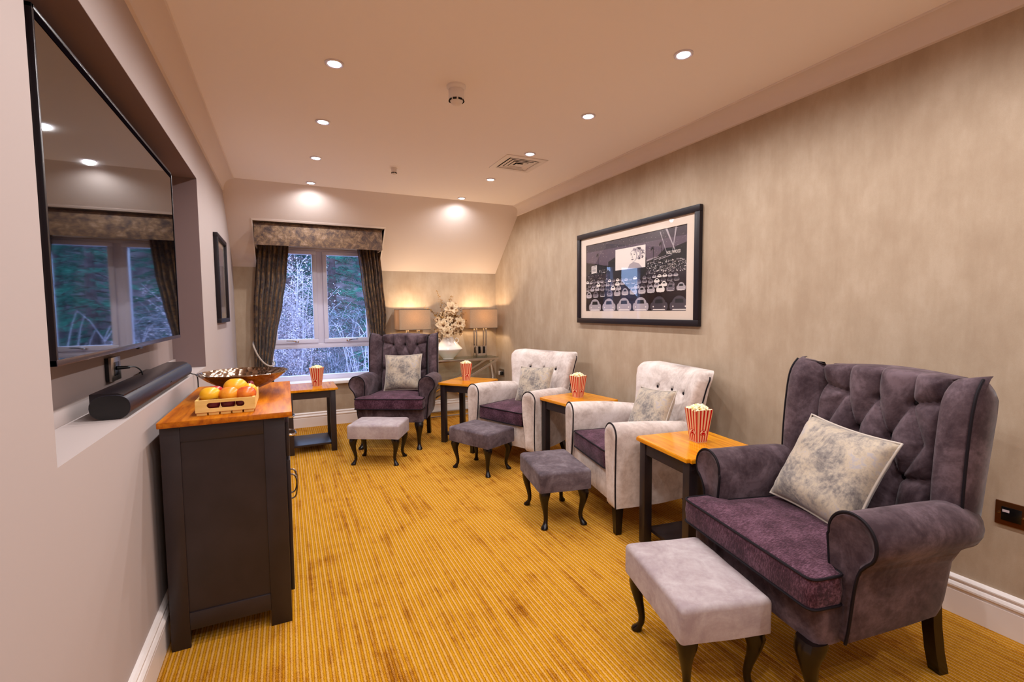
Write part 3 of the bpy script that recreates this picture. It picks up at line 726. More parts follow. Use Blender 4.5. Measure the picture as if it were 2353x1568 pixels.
cr0 = (-.314, 2.060); cw, cdp, ch, tk = .196, .275, .046, .009
ck = thing('wooden_crate', 'small pale pine crate of fruit on the sideboard front corner', 'crate', (cr0[0] + cw / 2, cr0[1] + cdp / 2, CT))
def slot_panel(y, th):
    bm = nb(); n = 10; w2, z0, z1 = cw / 2, .012, .012 + ch
    sw, sz, sr_ = .062, (z0 + z1) / 2 + .001, .0108
    inner = []
    for k in range(n + 1): a = -pi / 2 + pi * k / n; inner.append((sw - sr_ + sr_ * cos(a), sz + sr_ * sin(a)))
    for k in range(n + 1): a = pi / 2 + pi * k / n; inner.append((-sw + sr_ + sr_ * cos(a), sz + sr_ * sin(a)))
    outer = []
    for (px, pz) in inner:
        dx, dz = px, pz - sz; s = min(w2 / abs(dx) if abs(dx) > 1e-6 else 1e9, ((z1 - sz) if dz > 0 else (sz - z0)) / abs(dz) if abs(dz) > 1e-6 else 1e9)
        outer.append((dx * s, sz + dz * s))
    # snap corners
    for cxn, czn in ((w2, z1), (w2, z0), (-w2, z1), (-w2, z0)):
        i = min(range(len(outer)), key=lambda i: (outer[i][0] - cxn) ** 2 + (outer[i][1] - czn) ** 2); outer[i] = (cxn, czn)
    rings = [[(p[0], yv, p[1]) for p in q] for yv, q in ((y, inner), (y, outer), (y + th, outer), (y + th, inner))]
    V = [[bm.verts.new(p) for p in r] for r in rings]; N = len(inner)
    for a in range(4):
        A, B = V[a], V[(a + 1) % 4]
        for i in range(N): bm.faces.new((A[i], A[(i + 1) % N], B[(i + 1) % N], B[i]))
    return bm
for y in (-cdp / 2, cdp / 2 - tk): obj('end_panel', slot_panel(y, tk), M['pine'], ck, ang=30)
for x in (-cw / 2, cw / 2 - tk): obj('side_panel', bx(x, x + tk, -cdp / 2 + tk, cdp / 2 - tk, .012, .012 + ch), M['pine'], ck)
bm = nb()
for k in range(5): box(bm, -cw / 2 + .003 + k * .0385, -cw / 2 + .036 + k * .0385, -cdp / 2 + .004, cdp / 2 - .004, 0, .011, bev=.001)
obj('slatted_base', bm, M['pine'], ck)
def fruit(name, c, r, sc, m, rz, label, cat, tilt=0, group='fruit in the pine crate'):
    bm = nb(); n, mm = 20, 14; rings = []
    for i in range(mm + 1):
        a = pi * i / mm; q = max(sin(a), .02); z = -cos(a); z -= .10 * exp(-(q / .3) ** 2) * (1 if z > 0 else -1)
        rings.append([(sc[0] * r * q * cos(2 * pi * k / n), sc[1] * r * q * sin(2 * pi * k / n), sc[2] * r * z) for k in range(n)])
    loft(bm, rings); o = obj(name, bm, m, loc=c, rot=(tilt, .2 * tilt, rz), ang=80); return tag(o, label, cat, group)
B = CT + .012
fruit('mango', (-.272, 2.118, B + .058), .033, (1.12, .92, .92), M['fruit_y'], .3, 'plain yellow mango at the front left of the crate', 'fruit')
fruit('mango', (-.208, 2.112, B + .055), .034, (1.05, .92, .9), M['fruit_o'], .0, 'orange blushed mango at the front middle of the crate', 'fruit')
fruit('mango', (-.150, 2.108, B + .053), .034, (1.05, .95, .9), M['fruit_r'], -.2, 'red and yellow mango at the front right of the crate', 'fruit')
fruit('nectarine', (-.265, 2.20, B + .052), .032, (1.05, 1, .9), M['fruit_rr'], 0, 'bright red nectarine behind the yellow mango', 'fruit')
fruit('mango', (-.192, 2.188, B + .072), .038, (1.15, .95, .95), M['fruit_y'], .1, 'largest yellow mango, on top in the middle of the crate', 'fruit')
fruit('apple', (-.143, 2.172, B + .058), .028, (1, 1, .95), M['fruit_y'], .8, 'small yellow fruit with a dimple by the right crate side', 'fruit', .5)
for k, x in enumerate((-.262, -.212, -.162)):
    fruit('plum', (x, 2.098, B + .024), .0235, (1.05, 1, 1), M['plum'], 0, 'dark red plum seen through the crate handle slot, ' + ('leftmost', 'middle one', 'rightmost')[k], 'fruit')
for k, (x, y, z) in enumerate(((-.142, 2.25, .072), (-.163, 2.252, .066), (-.153, 2.238, .062), (-.132, 2.222, .055), (-.188, 2.27, .060), (-.140, 2.27, .058), (-.165, 2.28, .05), (-.133, 2.245, .047), (-.185, 2.29, .045))):
    o = fruit('grape', (x, y, B + z), .0125, (1, 1, 1.1), M['grape'], 0, 'red grape in the small cluster at the back right of the crate', 'grape', 0, 'red grapes in the crate')
for k, (x, y) in enumerate(((-.27, 2.28), (-.22, 2.29))):
    fruit('nectarine', (x, y, B + .03), .028, (1, 1, .95), M['fruit_rr'], 0, 'red nectarine low in the back row of the crate, ' + ('left' if k == 0 else 'right') + ' one', 'fruit')

# ------------------------------------------------------------------ side tables
TH = .57
def make_table():
    t = thing('side_table', '', 'side table', group='oak topped side tables')
    h = .217; bm = nb(); box(bm, -h, h, -h, h, TH - .02, TH, bev=.0)
    es = [e for e in bm.edges if abs(e.verts[0].co.z - e.verts[1].co.z) > .01]; bmesh.ops.bevel(bm, geom=es, offset=.016, segments=4, affect='EDGES')
    es = [e for e in bm.edges if abs(e.verts[0].co.z - e.verts[1].co.z) < 1e-5]; bmesh.ops.bevel(bm, geom=es, offset=.003, segments=2, affect='EDGES')
    obj('table_top', bm, M['oak'], t)
    L = .197
    for sx in (-1, 1):
        for sy in (-1, 1): obj('leg', bx(min(sx * L, sx * (L - .046)), max(sx * L, sx * (L - .046)), min(sy * L, sy * (L - .046)), max(sy * L, sy * (L - .046)), 0, TH - .0205, bev=.002), M['charcoal'], t)
    bm = nb(); a = L - .046
    for s in (-1, 1):
        box(bm, -a, a, min(s * (L - .006), s * (L - .024)), max(s * (L - .006), s * (L - .024)), TH - .085, TH - .021); box(bm, min(s * (L - .006), s * (L - .024)), max(s * (L - .006), s * (L - .024)), -a, a, TH - .085, TH - .021)
    obj('apron', bm, M['charcoal'], t)
    obj('lower_shelf', bx(-a + .0005, a - .0005, -L + .012, L - .012, .062, .08, bev=.001), M['charcoal'], t)
    return t
tb = make_table()
put(tb, (.180, 4.612, 0), radians(.5), 'oak topped side table by the window, nearest the sideboard')
put(copy_tree(tb), (1.566, 4.214, 0), radians(40.6), 'oak topped side table between the far wing chair and the first oyster armchair')
put(copy_tree(tb), (1.981, 2.962, 0), radians(7.4), 'oak topped side table between the two oyster armchairs')
put(copy_tree(tb), (1.831, 1.682, 0), radians(-8), 'oak topped side table nearest the camera, beside the big wing chair')

# ------------------------------------------------------------------ popcorn boxes
def make_popcorn():
    t = thing('popcorn_box', '', 'popcorn box', group='striped popcorn boxes')
    H, b, tp = .166, .0285, .0475; NS = 22; bm = nb()
    def wid(z): return b + (tp - b) * z / H
    for s in range(4):
        c, sn = cos(pi / 2 * s), sin(pi / 2 * s)
        def P(u, z, off=0): w = wid(z); x, y = u * w, w + off; return (x * c - y * sn, x * sn + y * c, z)
        for k in range(NS):
            u0, u1 = -1 + 2 * k / NS, -1 + 2 * (k + 1) / NS
            mi = 1 if (k % 5 in (1, 2)) else (2 if k % 5 == 4 else 0)
            top0 = H + .004 * abs(sin(k * pi / 2.2)); top1 = H + .004 * abs(sin((k + 1) * pi / 2.2))
            f = bm.faces.new([bm.verts.new(P(u0, 0)), bm.verts.new(P(u1, 0)), bm.verts.new(P(u1, .004)), bm.verts.new(P(u0, .004))]); f.material_index = 0
            f = bm.faces.new([bm.verts.new(P(u0, .004)), bm.verts.new(P(u1, .004)), bm.verts.new(P(u1, top1)), bm.verts.new(P(u0, top0))]); f.material_index = mi
    vs = [bm.verts.new((x, y, .0005)) for x, y in ((-b, -b), (b, -b), (b, b), (-b, b))]; bm.faces.new(vs)
    obj('carton', bm, [M['paper'], M['red'], M['paper2']], t, recalc=False)
    for s in range(4):
        c, sn = cos(pi / 2 * s), sin(pi / 2 * s); bm = nb()
        def Q(u, z, off): w = wid(z); x, y = u, w + off; return (x * c - y * sn, x * sn + y * c, z)
        def disc(r1, r2, z0, off, mi, cu=0, n=24, lump=0):
            f = bm.faces.new([bm.verts.new(Q(cu + r1 * (1 + lump * sin(3 * 2 * pi * k / n + 1)) * cos(2 * pi * k / n), z0 + r2 * (1 + lump * cos(4 * 2 * pi * k / n)) * sin(2 * pi * k / n), off)) for k in range(n)]); f.material_index = mi
        disc(.0205, .0155, .052, .0008, 1); disc(.0180, .0130, .052, .0014, 2)
        disc(.007, .006, .057, .0020, 1, -.002, lump=.15); disc(.0085, .006, .0475, .0020, 1, .0035, lump=.15); disc(.006, .005, .0465, .0020, 1, -.006, lump=.15)
        disc(.0028, .0012, .054, .0025, 2, -.002)
        obj('emblem', bm, [M['paper'], M['red'], M['paper2']], t, recalc=False)
    bm = nb(); r = random.Random(5)
    for k in range(210):
        x, y = r.uniform(-.044, .044), r.uniform(-.044, .044); z = H - .003 + .020 * max(0, 1 - (x * x + y * y) / .0022) + r.uniform(-.003, .006)
        for q in range(2): ball(bm, (x + r.uniform(-.003, .003), y + r.uniform(-.003, .003), z + r.uniform(-.002, .002)), r.uniform(.0038, .0062), n=6, m=5)
    o = obj('popcorn', bm, M['kernel'], t, ang=80); o['kind'] = 'stuff'
    return t
pc = make_popcorn()
put(pc, (1.863, 1.700, TH), radians(-7.8), 'red striped popcorn box on the nearest side table')
put(copy_tree(pc), (2.007, 3.002, TH), radians(15.7), 'red striped popcorn box on the table between the oyster armchairs')
put(copy_tree(pc), (1.555, 4.254, TH), radians(-3), 'red striped popcorn box on the table in front of the console')
put(copy_tree(pc), (.239, 4.586, TH), radians(-29), 'red striped popcorn box in front of the window pane')

# ------------------------------------------------------------------ cabriole leg and footstools
def cabriole(h, ang, s=1.0):
    """leg from z=h to the floor bowing outward along ang (radians)"""
    K = [(1.0, .000, .030), (.93, .004, .031), (.85, .010, .029), (.72, .012, .0235), (.58, .006, .0185), (.42, -.004, .0145), (.28, -.010, .0125), (.17, -.008, .0120), (.10, .002, .0150), (.055, .010, .0195), (.02, .012, .0205), (0, .010, .0165)]
    dx, dy = cos(ang), sin(ang); bm = nb(); rings = []
    for t, o, r in K:
        cx, cy = dx * o * s, dy * o * s; e = 3.2 if t > .8 else 2
        ring = []
        for k in range(16):
            a = 2 * pi * k / 16 + pi / 4; q = (abs(cos(2 * (a - ang)) if 0 else 1)); rr_ = r * s
            ca, sa = cos(a), sin(a); m = (abs(ca) ** e + abs(sa) ** e) ** (-1 / e); ring.append((cx + rr_ * m * ca, cy + rr_ * m * sa, t * h))
        rings.append(ring)
    rings = [[Vector(p) for p in r] for r in rings]
    return loft(bm, rings)
def soft_box(hx, hy, z0, z1, r=.022, crown=.008, seg=4):
    bm = nb(); nx, ny = 14, 14; 
    # top grid with crown, sides, bottom
    def prof(): return [(0, z0), (0, z0 + .004), (0, z1 - r)] + [(r * (1 - cos(pi / 2 * k / seg)), z1 - r + r * sin(pi / 2 * k / seg)) for k in range(1, seg + 1)]
    def ring(ins, z, n=12):
        out = []; ax, ay = hx - ins, hy - ins; c = .012
        pts = []
        for (sx, sy, a0) in ((1, 1, 0), (-1, 1, pi / 2), (-1, -1, pi), (1, -1, 3 * pi / 2)):
            for k in range(4):
                a = a0 + pi / 2 * k / 3; pts.append((sx * (ax - c) + c * cos(a), sy * (ay - c) + c * sin(a)))
        # subdivide straight runs
        N = len(pts)
        for i in range(N):
            p, q = pts[i], pts[(i + 1) % N]; out.append((*p, z))
            if i % 4 == 3:
                for k in range(1, 8): out.append((p[0] + (q[0] - p[0]) * k / 8, p[1] + (q[1] - p[1]) * k / 8, z))
        return out
    rings = [ring(i, z) for i, z in prof()]
    for k, s in enumerate((.75, .5, .25)):
        rings.append([(x * s, y * s, z1 + crown * (1 - s * s) * 1.0) for x, y, z in ring(r, z1)])
    loft(bm, rings); return bm
def wrinkle(bm, amp=.0015, sc=30):
    for v in bm.verts:
        n = noise.noise_vector(v.co * sc); v.co += n * amp
def make_stool(m):
    t = thing('footstool', '', 'footstool', group='cabriole legged footstools')
    bm = soft_box(.212, .155, .222, .336, .02, .006); wrinkle(bm, .0018, 14); obj('seat_pad', bm, m, t, ang=50)
    for sx in (-1, 1):
        for sy in (-1, 1):
            a = math.atan2(sy * .8, sx); obj('leg', cabriole(.226, a), M['legwood'], t, (sx * .168, sy * .112, 0))
    return t
st = make_stool(M['stool_light'])
put(st, (.668, 3.945, 0), radians(-29), 'pale grey velvet footstool in front of the far wing chair')
put(copy_tree(st), (1.250, 1.162, 0), radians(74), 'pale grey velvet footstool nearest the camera')
st2 = make_stool(M['stool_dark'])
put(st2, (1.355, 3.378, 0), radians(-65.5), 'dark grey velvet footstool before the farther oyster armchair')
put(copy_tree(st2), (1.431, 2.401, 0), radians(78.7), 'dark grey velvet footstool before the nearer oyster armchair')

# ------------------------------------------------------------------ tufted panel
def seg_d(p, a, b):
    ax, ay = a; bx_, by = b; dx, dy = bx_ - ax, by - ay; L = dx * dx + dy * dy
    t = max(0, min(1, ((p[0] - ax) * dx + (p[1] - ay) * dy) / L)); return math.hypot(p[0] - ax - t * dx, p[1] - ay - t * dy)
def tuft_panel(half_w, z0, z1, base, buttons, creases, puff, nx=70, nz=90, edge=.03, thick=.09, back=None):
    """front surface x = base(s,z)+relief; closed with sides and a back"""
    bm = nb(); rows = []
    for j in range(nz + 1):
        row = []
        for i in range(nx + 1):
            hw_ = half_w(j / nz); s = -hw_ + 2 * hw_ * i / nx; zt = z1(s) if callable(z1) else z1; z = z0 + (zt - z0) * j / nz
            dc = min((seg_d((s, z), *c) for c in creases), default=1); db = min((math.hypot(s - b[0], z - b[1]) for b in buttons), default=1)
            g = puff * .75 * (1 - exp(-(dc / .011))) + puff * .8 * (1 - exp(-(dc / .045) ** 1.5))
            g -= .026 * exp(-(db / .012) ** 2) + .012 * exp(-(db / .03))
            de = min(hw_ - abs(s), zt - z); 
            if de < edge: g -= edge * .8 * (1 - sqrt(max(0, 1 - ((edge - de) / edge) ** 2)))
            row.append(bm.verts.new((base(s, z) + g, s, z)))
        rows.append(row)
    for a, b in zip(rows, rows[1:]):
        for i in range(nx): bm.faces.new((a[i], a[i + 1], b[i + 1], b[i]))
    # skirt to the back plane
    per = [rows[0][i] for i in range(nx)] + [rows[j][nx] for j in range(nz)] + [rows[nz][i] for i in range(nx, 0, -1)] + [rows[j][0] for j in range(nz, 0, -1)]
    bk = [bm.verts.new((base(v.co.y, v.co.z) - thick, v.co.y * .97, v.co.z)) for v in per]; N = len(per)
    for i in range(N): bm.faces.new((per[i], per[(i + 1) % N], bk[(i + 1) % N], bk[i]))
    bm.faces.new(bk); return bm
def button_bm(x, s, z, r=.009):
    bm = nb(); ball(bm, (0, 0, 0), r, (.5, 1, 1), 12, 8); bmesh.ops.translate(bm, verts=bm.verts, vec=(x, s, z)); return bm

# ------------------------------------------------------------------ seat cushion from an outline
def cushion(outline, z0, z1, r=.02, crown=.018, ccx=-.22, ccy=0):
    n = len(outline); bm = nb()
    # inward normals
    def inset(d):
        out = []
        for i in range(n):
            p0 = Vector(outline[i - 1]); p = Vector(outline[i]); p1 = Vector(outline[(i + 1) % n]); t = (p1 - p0).normalized(); nn = Vector((-t.y, t.x)); out.append(p + nn * d)
        return out
    rings = []
    for k in range(5): a = pi / 2 * k / 4; q = inset(r * (1 - sin(a))); rings.append([(p.x, p.y, z0 + r * (1 - cos(a))) for p in q])
    rings.append([(p[0] - .0, p[1], (z0 + z1) / 2) for p in [(q.x, q.y) for q in inset(-.004)]])
    for k in range(5): a = pi / 2 * k / 4; q = inset(r * (1 - cos(a))); rings.append([(p.x, p.y, z1 - r + r * sin(a)) for p in q])
    base = inset(r)
    for s in (.8, .6, .4, .2): rings.append([(ccx + (p.x - ccx) * s, ccy + (p.y - ccy) * s, z1 + crown * (1 - s * s)) for p in base])
    loft(bm, rings); return bm
def outline_round(P, n=5):
    """round polygon corners: P = [(x,y,r)]"""
    out = []; N = len(P)
    for i in range(N):
        p0, p, p1 = (Vector(P[(i + d) % N][:2]) for d in (-1, 0, 1)); r = P[i][2]
        a = (p0 - p).normalized(); b = (p1 - p).normalized()
        s, e = p + a * r, p + b * r
        for k in range(n + 1): t = k / n; out.append(tuple((1 - t) ** 2 * s + 2 * t * (1 - t) * p + t * t * e))
    # add points on long runs
    res = []
    for i, p in enumerate(out):
        q = out[(i + 1) % len(out)]; res.append(p); d = math.hypot(q[0] - p[0], q[1] - p[1]); m = int(d / .04)
        for k in range(1, m): res.append((p[0] + (q[0] - p[0]) * k / m, p[1] + (q[1] - p[1]) * k / m))
    return res

# ------------------------------------------------------------------ wing chair (local +X faces forward, origin between the front feet)
def make_wing_chair():
    t = thing('wing_chair', '', 'armchair', group='tufted plum wing chairs')
    V = M['velvet']
    # seat frame
    bm = nb(); o = outline_round([(-.005, -.296, .03), (-.005, .296, .03), (-.06, .300, .01), (-.56, .235, .02), (-.56, -.235, .02), (-.06, -.300, .01)][::1], 3)
    loft(bm, [[(x, y, z) for x, y in o] for z in (.246, .30, .36)]); 
    for v in bm.verts:
        if v.co.z < .25: v.co.x *= .985; v.co.y *= .985; v.co.z += .03 * max(0, -v.co.x - .2)
    obj('seat_frame', bm, V, t)
    # T cushion
    o = outline_round([(.035, -.308, .03), (.035, .308, .03), (-.082, .306, .018), (-.088, .246, .012), (-.50, .215, .03), (-.50, -.215, .03), (-.088, -.246, .012), (-.082, -.306, .018)], 4)
    c = obj('seat_cushion', cushion(o, .366, .466, .012, .020), M['chenille'], t, ang=60)
    for z in (.372, .462):
        bm = nb(); tube(bm, [(x * 1.0 + (.001 if x > 0 else 0), y * 1.004, z) for x, y in o], .0042, 6, closed=True); obj('piping', bm, M['piping'], c)
    # arms
    for sd in (-1, 1):
        P = [(.250, .262), (.252, .36), (.255, .47), (.250, .52), (.246, .56)]
        cyc, czc, r = .322, .578, .073
        for k in range(13): a = pi + .15 - (pi + .75) * k / 12; P.append((cyc + r * cos(a), czc + r * sin(a)))
        P += [(.352, .50), (.338, .45), (.330, .38), (.322, .30), (.314, .255)]
        cx_ = sum(p[0] for p in P) / len(P); cz_ = sum(p[1] for p in P) / len(P)
        rings = []
        for x, s, ins in ((-.098, .72, 1), (-.088, .88, 1), (-.084, .94, 1), (-.088, 1.0, 0), (-.20, 1, 0), (-.34, 1, 0), (-.44, 1, 0), (-.49, 1, 0), (-.53, 1, 0), (-.565, 1, 0), (-.595, .97, 0)):
            rg = []
            for (y, z) in P:
                yy, zz = cx_ + (y - cx_) * s, cz_ + (z - cz_) * s
                if not ins:
                    back = max(0, (-x - .42)) / .175
                    yy = max(.12, yy - (.10 if z < .5 else .062) * back ** 1.6) if y > .3 else yy - .03 * back
                    if z < .4: zz += .075 * max(0, -x - .1) * (1 - (z - .25) / .15)
                    if z > .5: zz -= .03 * back
                rg.append((x, sd * yy, zz))
            rings.append(rg)
        bm = nb(); loft(bm, rings); am = obj('arm', bm, V, t, ang=55)
        bm = nb(); path = [(-.086, sd * (cx_ + (y - cx_) * 1.0), cz_ + (z - cz_) * 1.0) for y, z in P[2:]]
        tube(bm, smooth_path(path, 2), .0048, 6); obj('piping', bm, M['piping'], am)
    # back
    def base(s, z): return -.500 - .085 * (z - .45) / .55
    B1 = [(-.12, .905), (0, .905), (.12, .905)]; B2 = [(-.06, .775), (.06, .775)]; B3 = [(-.12, .645), (0, .645), (.12, .645)]
    cr = []
    for a in B1:
        cr.append((a, (a[0], 1.05)))
        for b in B2:
            if abs(a[0] - b[0]) < .07: cr.append((a, b))
    for a in B3:
        cr.append((a, (a[0], .40)))
        for b in B2:
            if abs(a[0] - b[0]) < .07: cr.append((a, b))
    for a in (B1[0], B1[2], B3[0], B3[2]): cr.append((a, (math.copysign(.26, a[0]), a[1] + .03)))
    for sgn in (-1, 1): cr.append(((sgn * .12, .905), (sgn * .18, .775))); cr.append(((sgn * .18, .775), (sgn * .12, .645)))
    bk = obj('backrest', tuft_panel(lambda q: .222, .42, lambda s: 1.004 + .014 * cos(s * 7), base, B1 + B2 + B3, cr, .026), V, t, ang=75)
    bb = nb()
    for b in B1 + B2 + B3: pass
    for b in B1 + B2 + B3: obj('button', button_bm(base(*b) - .020, *b), M['piping'], bk)
    # outside back panel
    bm = nb(); rings = []
    for z, w, x0, x1 in ((.29, .235, -.575, -.55), (.45, .245, -.60, -.55), (.60, .27, -.615, -.57), (.80, .27, -.645, -.60), (.98, .26, -.672, -.625), (1.005, .24, -.665, -.635)):
        rings.append([(x1, -w, z), (x0, -w + .02, z), (x0, w - .02, z), (x1, w, z)])
    loft(bm, rings); obj('outside_back', bm, V, t)
    # wings
    for sd in (-1, 1):
        rings = []
        Zs = [(.50, -.458, -.585, .02), (.585, -.458, -.600, .0), (.62, -.460, -.605, 0), (.70, -.462, -.615, 0), (.80, -.468, -.630, 0), (.90, -.478, -.645, 0), (.95, -.487, -.648, 0), (.98, -.497, -.636, .003), (1.003, -.511, -.620, .007), (1.020, -.526, -.602, .012), (1.029, -.542, -.582, .018)]
        for z, xf, xb, ins in Zs:
            zb = z
            sec = [(xb + .002, .212 + ins), (xf - .06, .238 + ins), (xf - .02, .254 + ins * .6), (xf - .004, .262 + ins * .5), (xf + .003, .276), (xf + .002, .305), (xf - .008, .328 - ins * .3), (xf - .020, .339 - ins * .4), (xf - .05, .343 - ins * .6), ((xf + xb) / 2, .342 - ins), (xb + .02, .328 - ins), (xb, .304 - ins)]
            # inner half of the top slopes down to the front like an upholstered shoulder
            rings.append([(x, sd * y, zb - .030 * min(1, max(0, (.335 - y) / .12)) * min(1, max(0, (z - .90) / .13)) ** 1.5) for x, y in sec])
        bm = nb(); loft(bm, rings); w = obj('wing', bm, V, t, ang=60)
        P = [(xf - .018, sd * (.341 - ins * .4), z) for z, xf, xb, ins in Zs[1:-1]]
        bm = nb(); tube(bm, smooth_path(P, 3), .0046, 6); obj('piping', bm, M['piping'], w)
    # legs
    for sd in (-1, 1):
        obj('leg', cabriole(.25, math.atan2(sd * .35, 1), 1.25), M['legwood'], t, (-.022, sd * .262, 0))
        bm = nb(); loft(bm, [[(x + dx, sd * y + dy, z) for dx, dy in ((-.019, -.019), (.019, -.019), (.019, .019), (-.019, .019))] for x, y, z in ((-.535, .232, .29), (-.548, .230, .18), (-.572, .226, .08), (-.600, .222, 0))])
        obj('leg', bm, M['legwood'], t)
    return t
wc = make_wing_chair()
put(wc, (.806, 4.217, 0), radians(-118.5), 'tufted plum grey wing chair at the far end, beside the window')
put(copy_tree(wc), (1.423, 1.087, 0), radians(168), 'tufted plum grey wing chair nearest the camera, by the papered wall')

# ------------------------------------------------------------------ oyster armchair
def make_armchair():
    t = thing('armchair', '', 'armchair', group='oyster velvet armchairs')
    V = M['beige']
    bm = nb(); o = outline_round([(-.018, -.30, .02), (-.018, .30, .02), (-.5, .30, .02), (-.56, .22, .03), (-.56, -.22, .03), (-.5, -.30, .02)], 3)
    loft(bm, [[(x, y, z) for x, y in o] for z in (.158, .25, .325)]); obj('seat_frame', bm, V, t)
    o = outline_round([(-.002, -.238, .02), (-.002, .238, .02), (-.52, .238, .03), (-.52, -.238, .03)], 4)
    c = obj('seat_cushion', cushion(o, .328, .438, .012, .028, -.26), M['chenille'], t, ang=60)
    for z in (.334, .434):
        bm = nb(); tube(bm, [(x + .001, y * 1.003, z) for x, y in o], .004, 6, closed=True); obj('piping', bm, M['piping'], c)
    for sd in (-1, 1):
        P = [(.280, .150), (.276, .24), (.262, .34), (.252, .42), (.247, .50), (.246, .54)]
        for k in range(11): a = pi - pi * k / 10; P.append((.311 + .065 * cos(a), .549 + .065 * sin(a)))
        P += [(.373, .48), (.370, .38), (.368, .28), (.370, .20), (.372, .150)]
        cx_, cz_ = .314, .40; rings = []
        for x, s, ins in ((-.004, .62, 1), (.006, .84, 1), (.006, .93, 1), (-.004, 1, 0), (-.12, 1, 0), (-.28, 1, 0), (-.42, 1, 0), (-.50, 1, 0), (-.57, .95, 0)):
            rg = []
            for y, z in P:
                yy, zz = cx_ + (y - cx_) * s, cz_ + (z - cz_) * s
                if not ins:
                    bk = max(0, -x - .2) / .37
                    yy -= .06 * bk ** 2; zz -= (.035 * bk if z > .5 else 0); zz += .012 * bk if z < .2 else 0
                rg.append((x, sd * yy, zz))
            rings.append(rg)
        bm = nb(); loft(bm, rings); am = obj('arm', bm, V, t, ang=55)
        bm = nb(); tube(bm, smooth_path([(-.002, sd * y, z) for y, z in P], 2), .0042, 6); obj('piping', bm, M['piping'], am)
    # wrapped back: concave in plan, flaring to the top with a scrolled corner
    def hwf(q): return .280 + .070 * min(1, q * 1.1) - .02 * max(0, q - .93) / .07
    def base(s, z):
        k = (z - .42) / .44
        return -.475 - .155 * k + .9 * s * s * (.25 + .75 * k) - .03 * max(0, k - .8) * 5 * .5
    Bt = [(-.145, .722), (0, .722), (.145, .722)]; cr = [((b[0], b[1]), (b[0] * 1.05, .87)) for b in Bt]
    bk = obj('backrest', tuft_panel(hwf, .40, lambda s: .862 + .04 * abs(s) ** 2 * 4 - .3 * max(0, abs(s) - .30) ** 1 * 1.2, base, Bt, cr, .010, 60, 60, .045, .10), V, t, ang=75)
    for b in Bt: obj('button', button_bm(base(*b) + -.003, *b, r=.010), M['piping'], bk)
    for sd in (-1, 1):
        P = [(base(.36, z) - .085, sd * (hwf((z - .4) / .46) - .004), z) for z in (.56, .62, .70, .78, .83)] + [(base(.345, .85) - .075, sd * .338, .846)]
        bm = nb(); tube(bm, smooth_path(P, 3), .0042, 6); obj('piping', bm, M['piping'], bk)
    bm = nb(); rings = []
    for z, w, x0, x1 in ((.165, .235, -.575, -.5), (.40, .262, -.615, -.5), (.55, .29, -.64, -.52), (.60, .29, -.65, -.56)):
        rings.append([(x1, -w - .02, z), ((x0 + x1) / 2, -w, z), (x0, -w + .05, z), (x0, w - .05, z), ((x0 + x1) / 2, w, z), (x1, w + .02, z)])
    loft(bm, rings); obj('outside_back', bm, V, t)
    for sd in (-1, 1):
        for (xa, ya, xb, yb, za) in ((-.030, .342, -.026, .350, .160), (-.50, .235, -.575, .245, .19)):
            bm = nb(); loft(bm, [[(x + dx * w, sd * y + dy * w, z) for dx, dy in ((-1, -1), (1, -1), (1, 1), (-1, 1))] for x, y, z, w in ((xa, ya, za, .024), (xb, yb, 0, .0165))])
            obj('leg', bm, M['legwood'], t)
    return t
ac = make_armchair()
put(ac, (1.542, 3.450, 0), radians(202), 'oyster velvet armchair farther from the camera, before the console')
put(copy_tree(ac), (1.658, 2.372, 0), radians(168.5), 'oyster velvet armchair nearer the camera, below the drive-in picture')

# ------------------------------------------------------------------ scatter cushions
def make_pillow():
    bm = nb(); n = 34; a = .178; G = {}
    for sgn in (1, -1):
        for i in range(n + 1):
            for j in range(n + 1):
                u, v = -1 + 2 * i / n, -1 + 2 * j / n
                if sgn < 0 and (i in (0, n) or j in (0, n)): G[(sgn, i, j)] = G[(1, i, j)]; continue
                e = 1 - .07 * (1 - v * v) * abs(u) ** 2; f = 1 - .07 * (1 - u * u) * abs(v) ** 2
                th = .062 * ((1 - u ** 4) * (1 - v ** 4)) ** .55
                y, z = a * u * e, a * v * f
                w = noise.noise(Vector((y * 14, z * 14, sgn * 3))) * .006 * (1 - (u * v) ** 2)
                w += .004 * sin(14 * (abs(u) + abs(v)) + 3 * u) * max(0, abs(u) * abs(v) - .25) 
                G[(sgn, i, j)] = bm.verts.new((sgn * th + w, y, z))
    for sgn in (1, -1):
        for i in range(n):
            for j in range(n): bm.faces.new((G[(sgn, i, j)], G[(sgn, i + 1, j)], G[(sgn, i + 1, j + 1)], G[(sgn, i, j + 1)]))
    t = obj('scatter_cushion', bm, M['pillow'], ang=80)
    tag(t, '', 'cushion', 'marbled silver scatter cushions')
    P = []
    for (s0, s1) in (((-1, -1), (1, -1)), ((1, -1), (1, 1)), ((1, 1), (-1, 1)), ((-1, 1), (-1, -1))):
        for k in range(20):
            q = k / 20; u = s0[0] + (s1[0] - s0[0]) * q; v = s0[1] + (s1[1] - s0[1]) * q
            e = 1 - .07 * (1 - v * v) * abs(u) ** 2; f = 1 - .07 * (1 - u * u) * abs(v) ** 2; P.append((0, a * u * e * 1.012, a * v * f * 1.012))
    bm = nb(); tube(bm, P, .0042, 6, closed=True); o = obj('cord_edge', bm, M['cord'], t, ang=80); o['label'] = 'twisted silver cord edge'
    return t
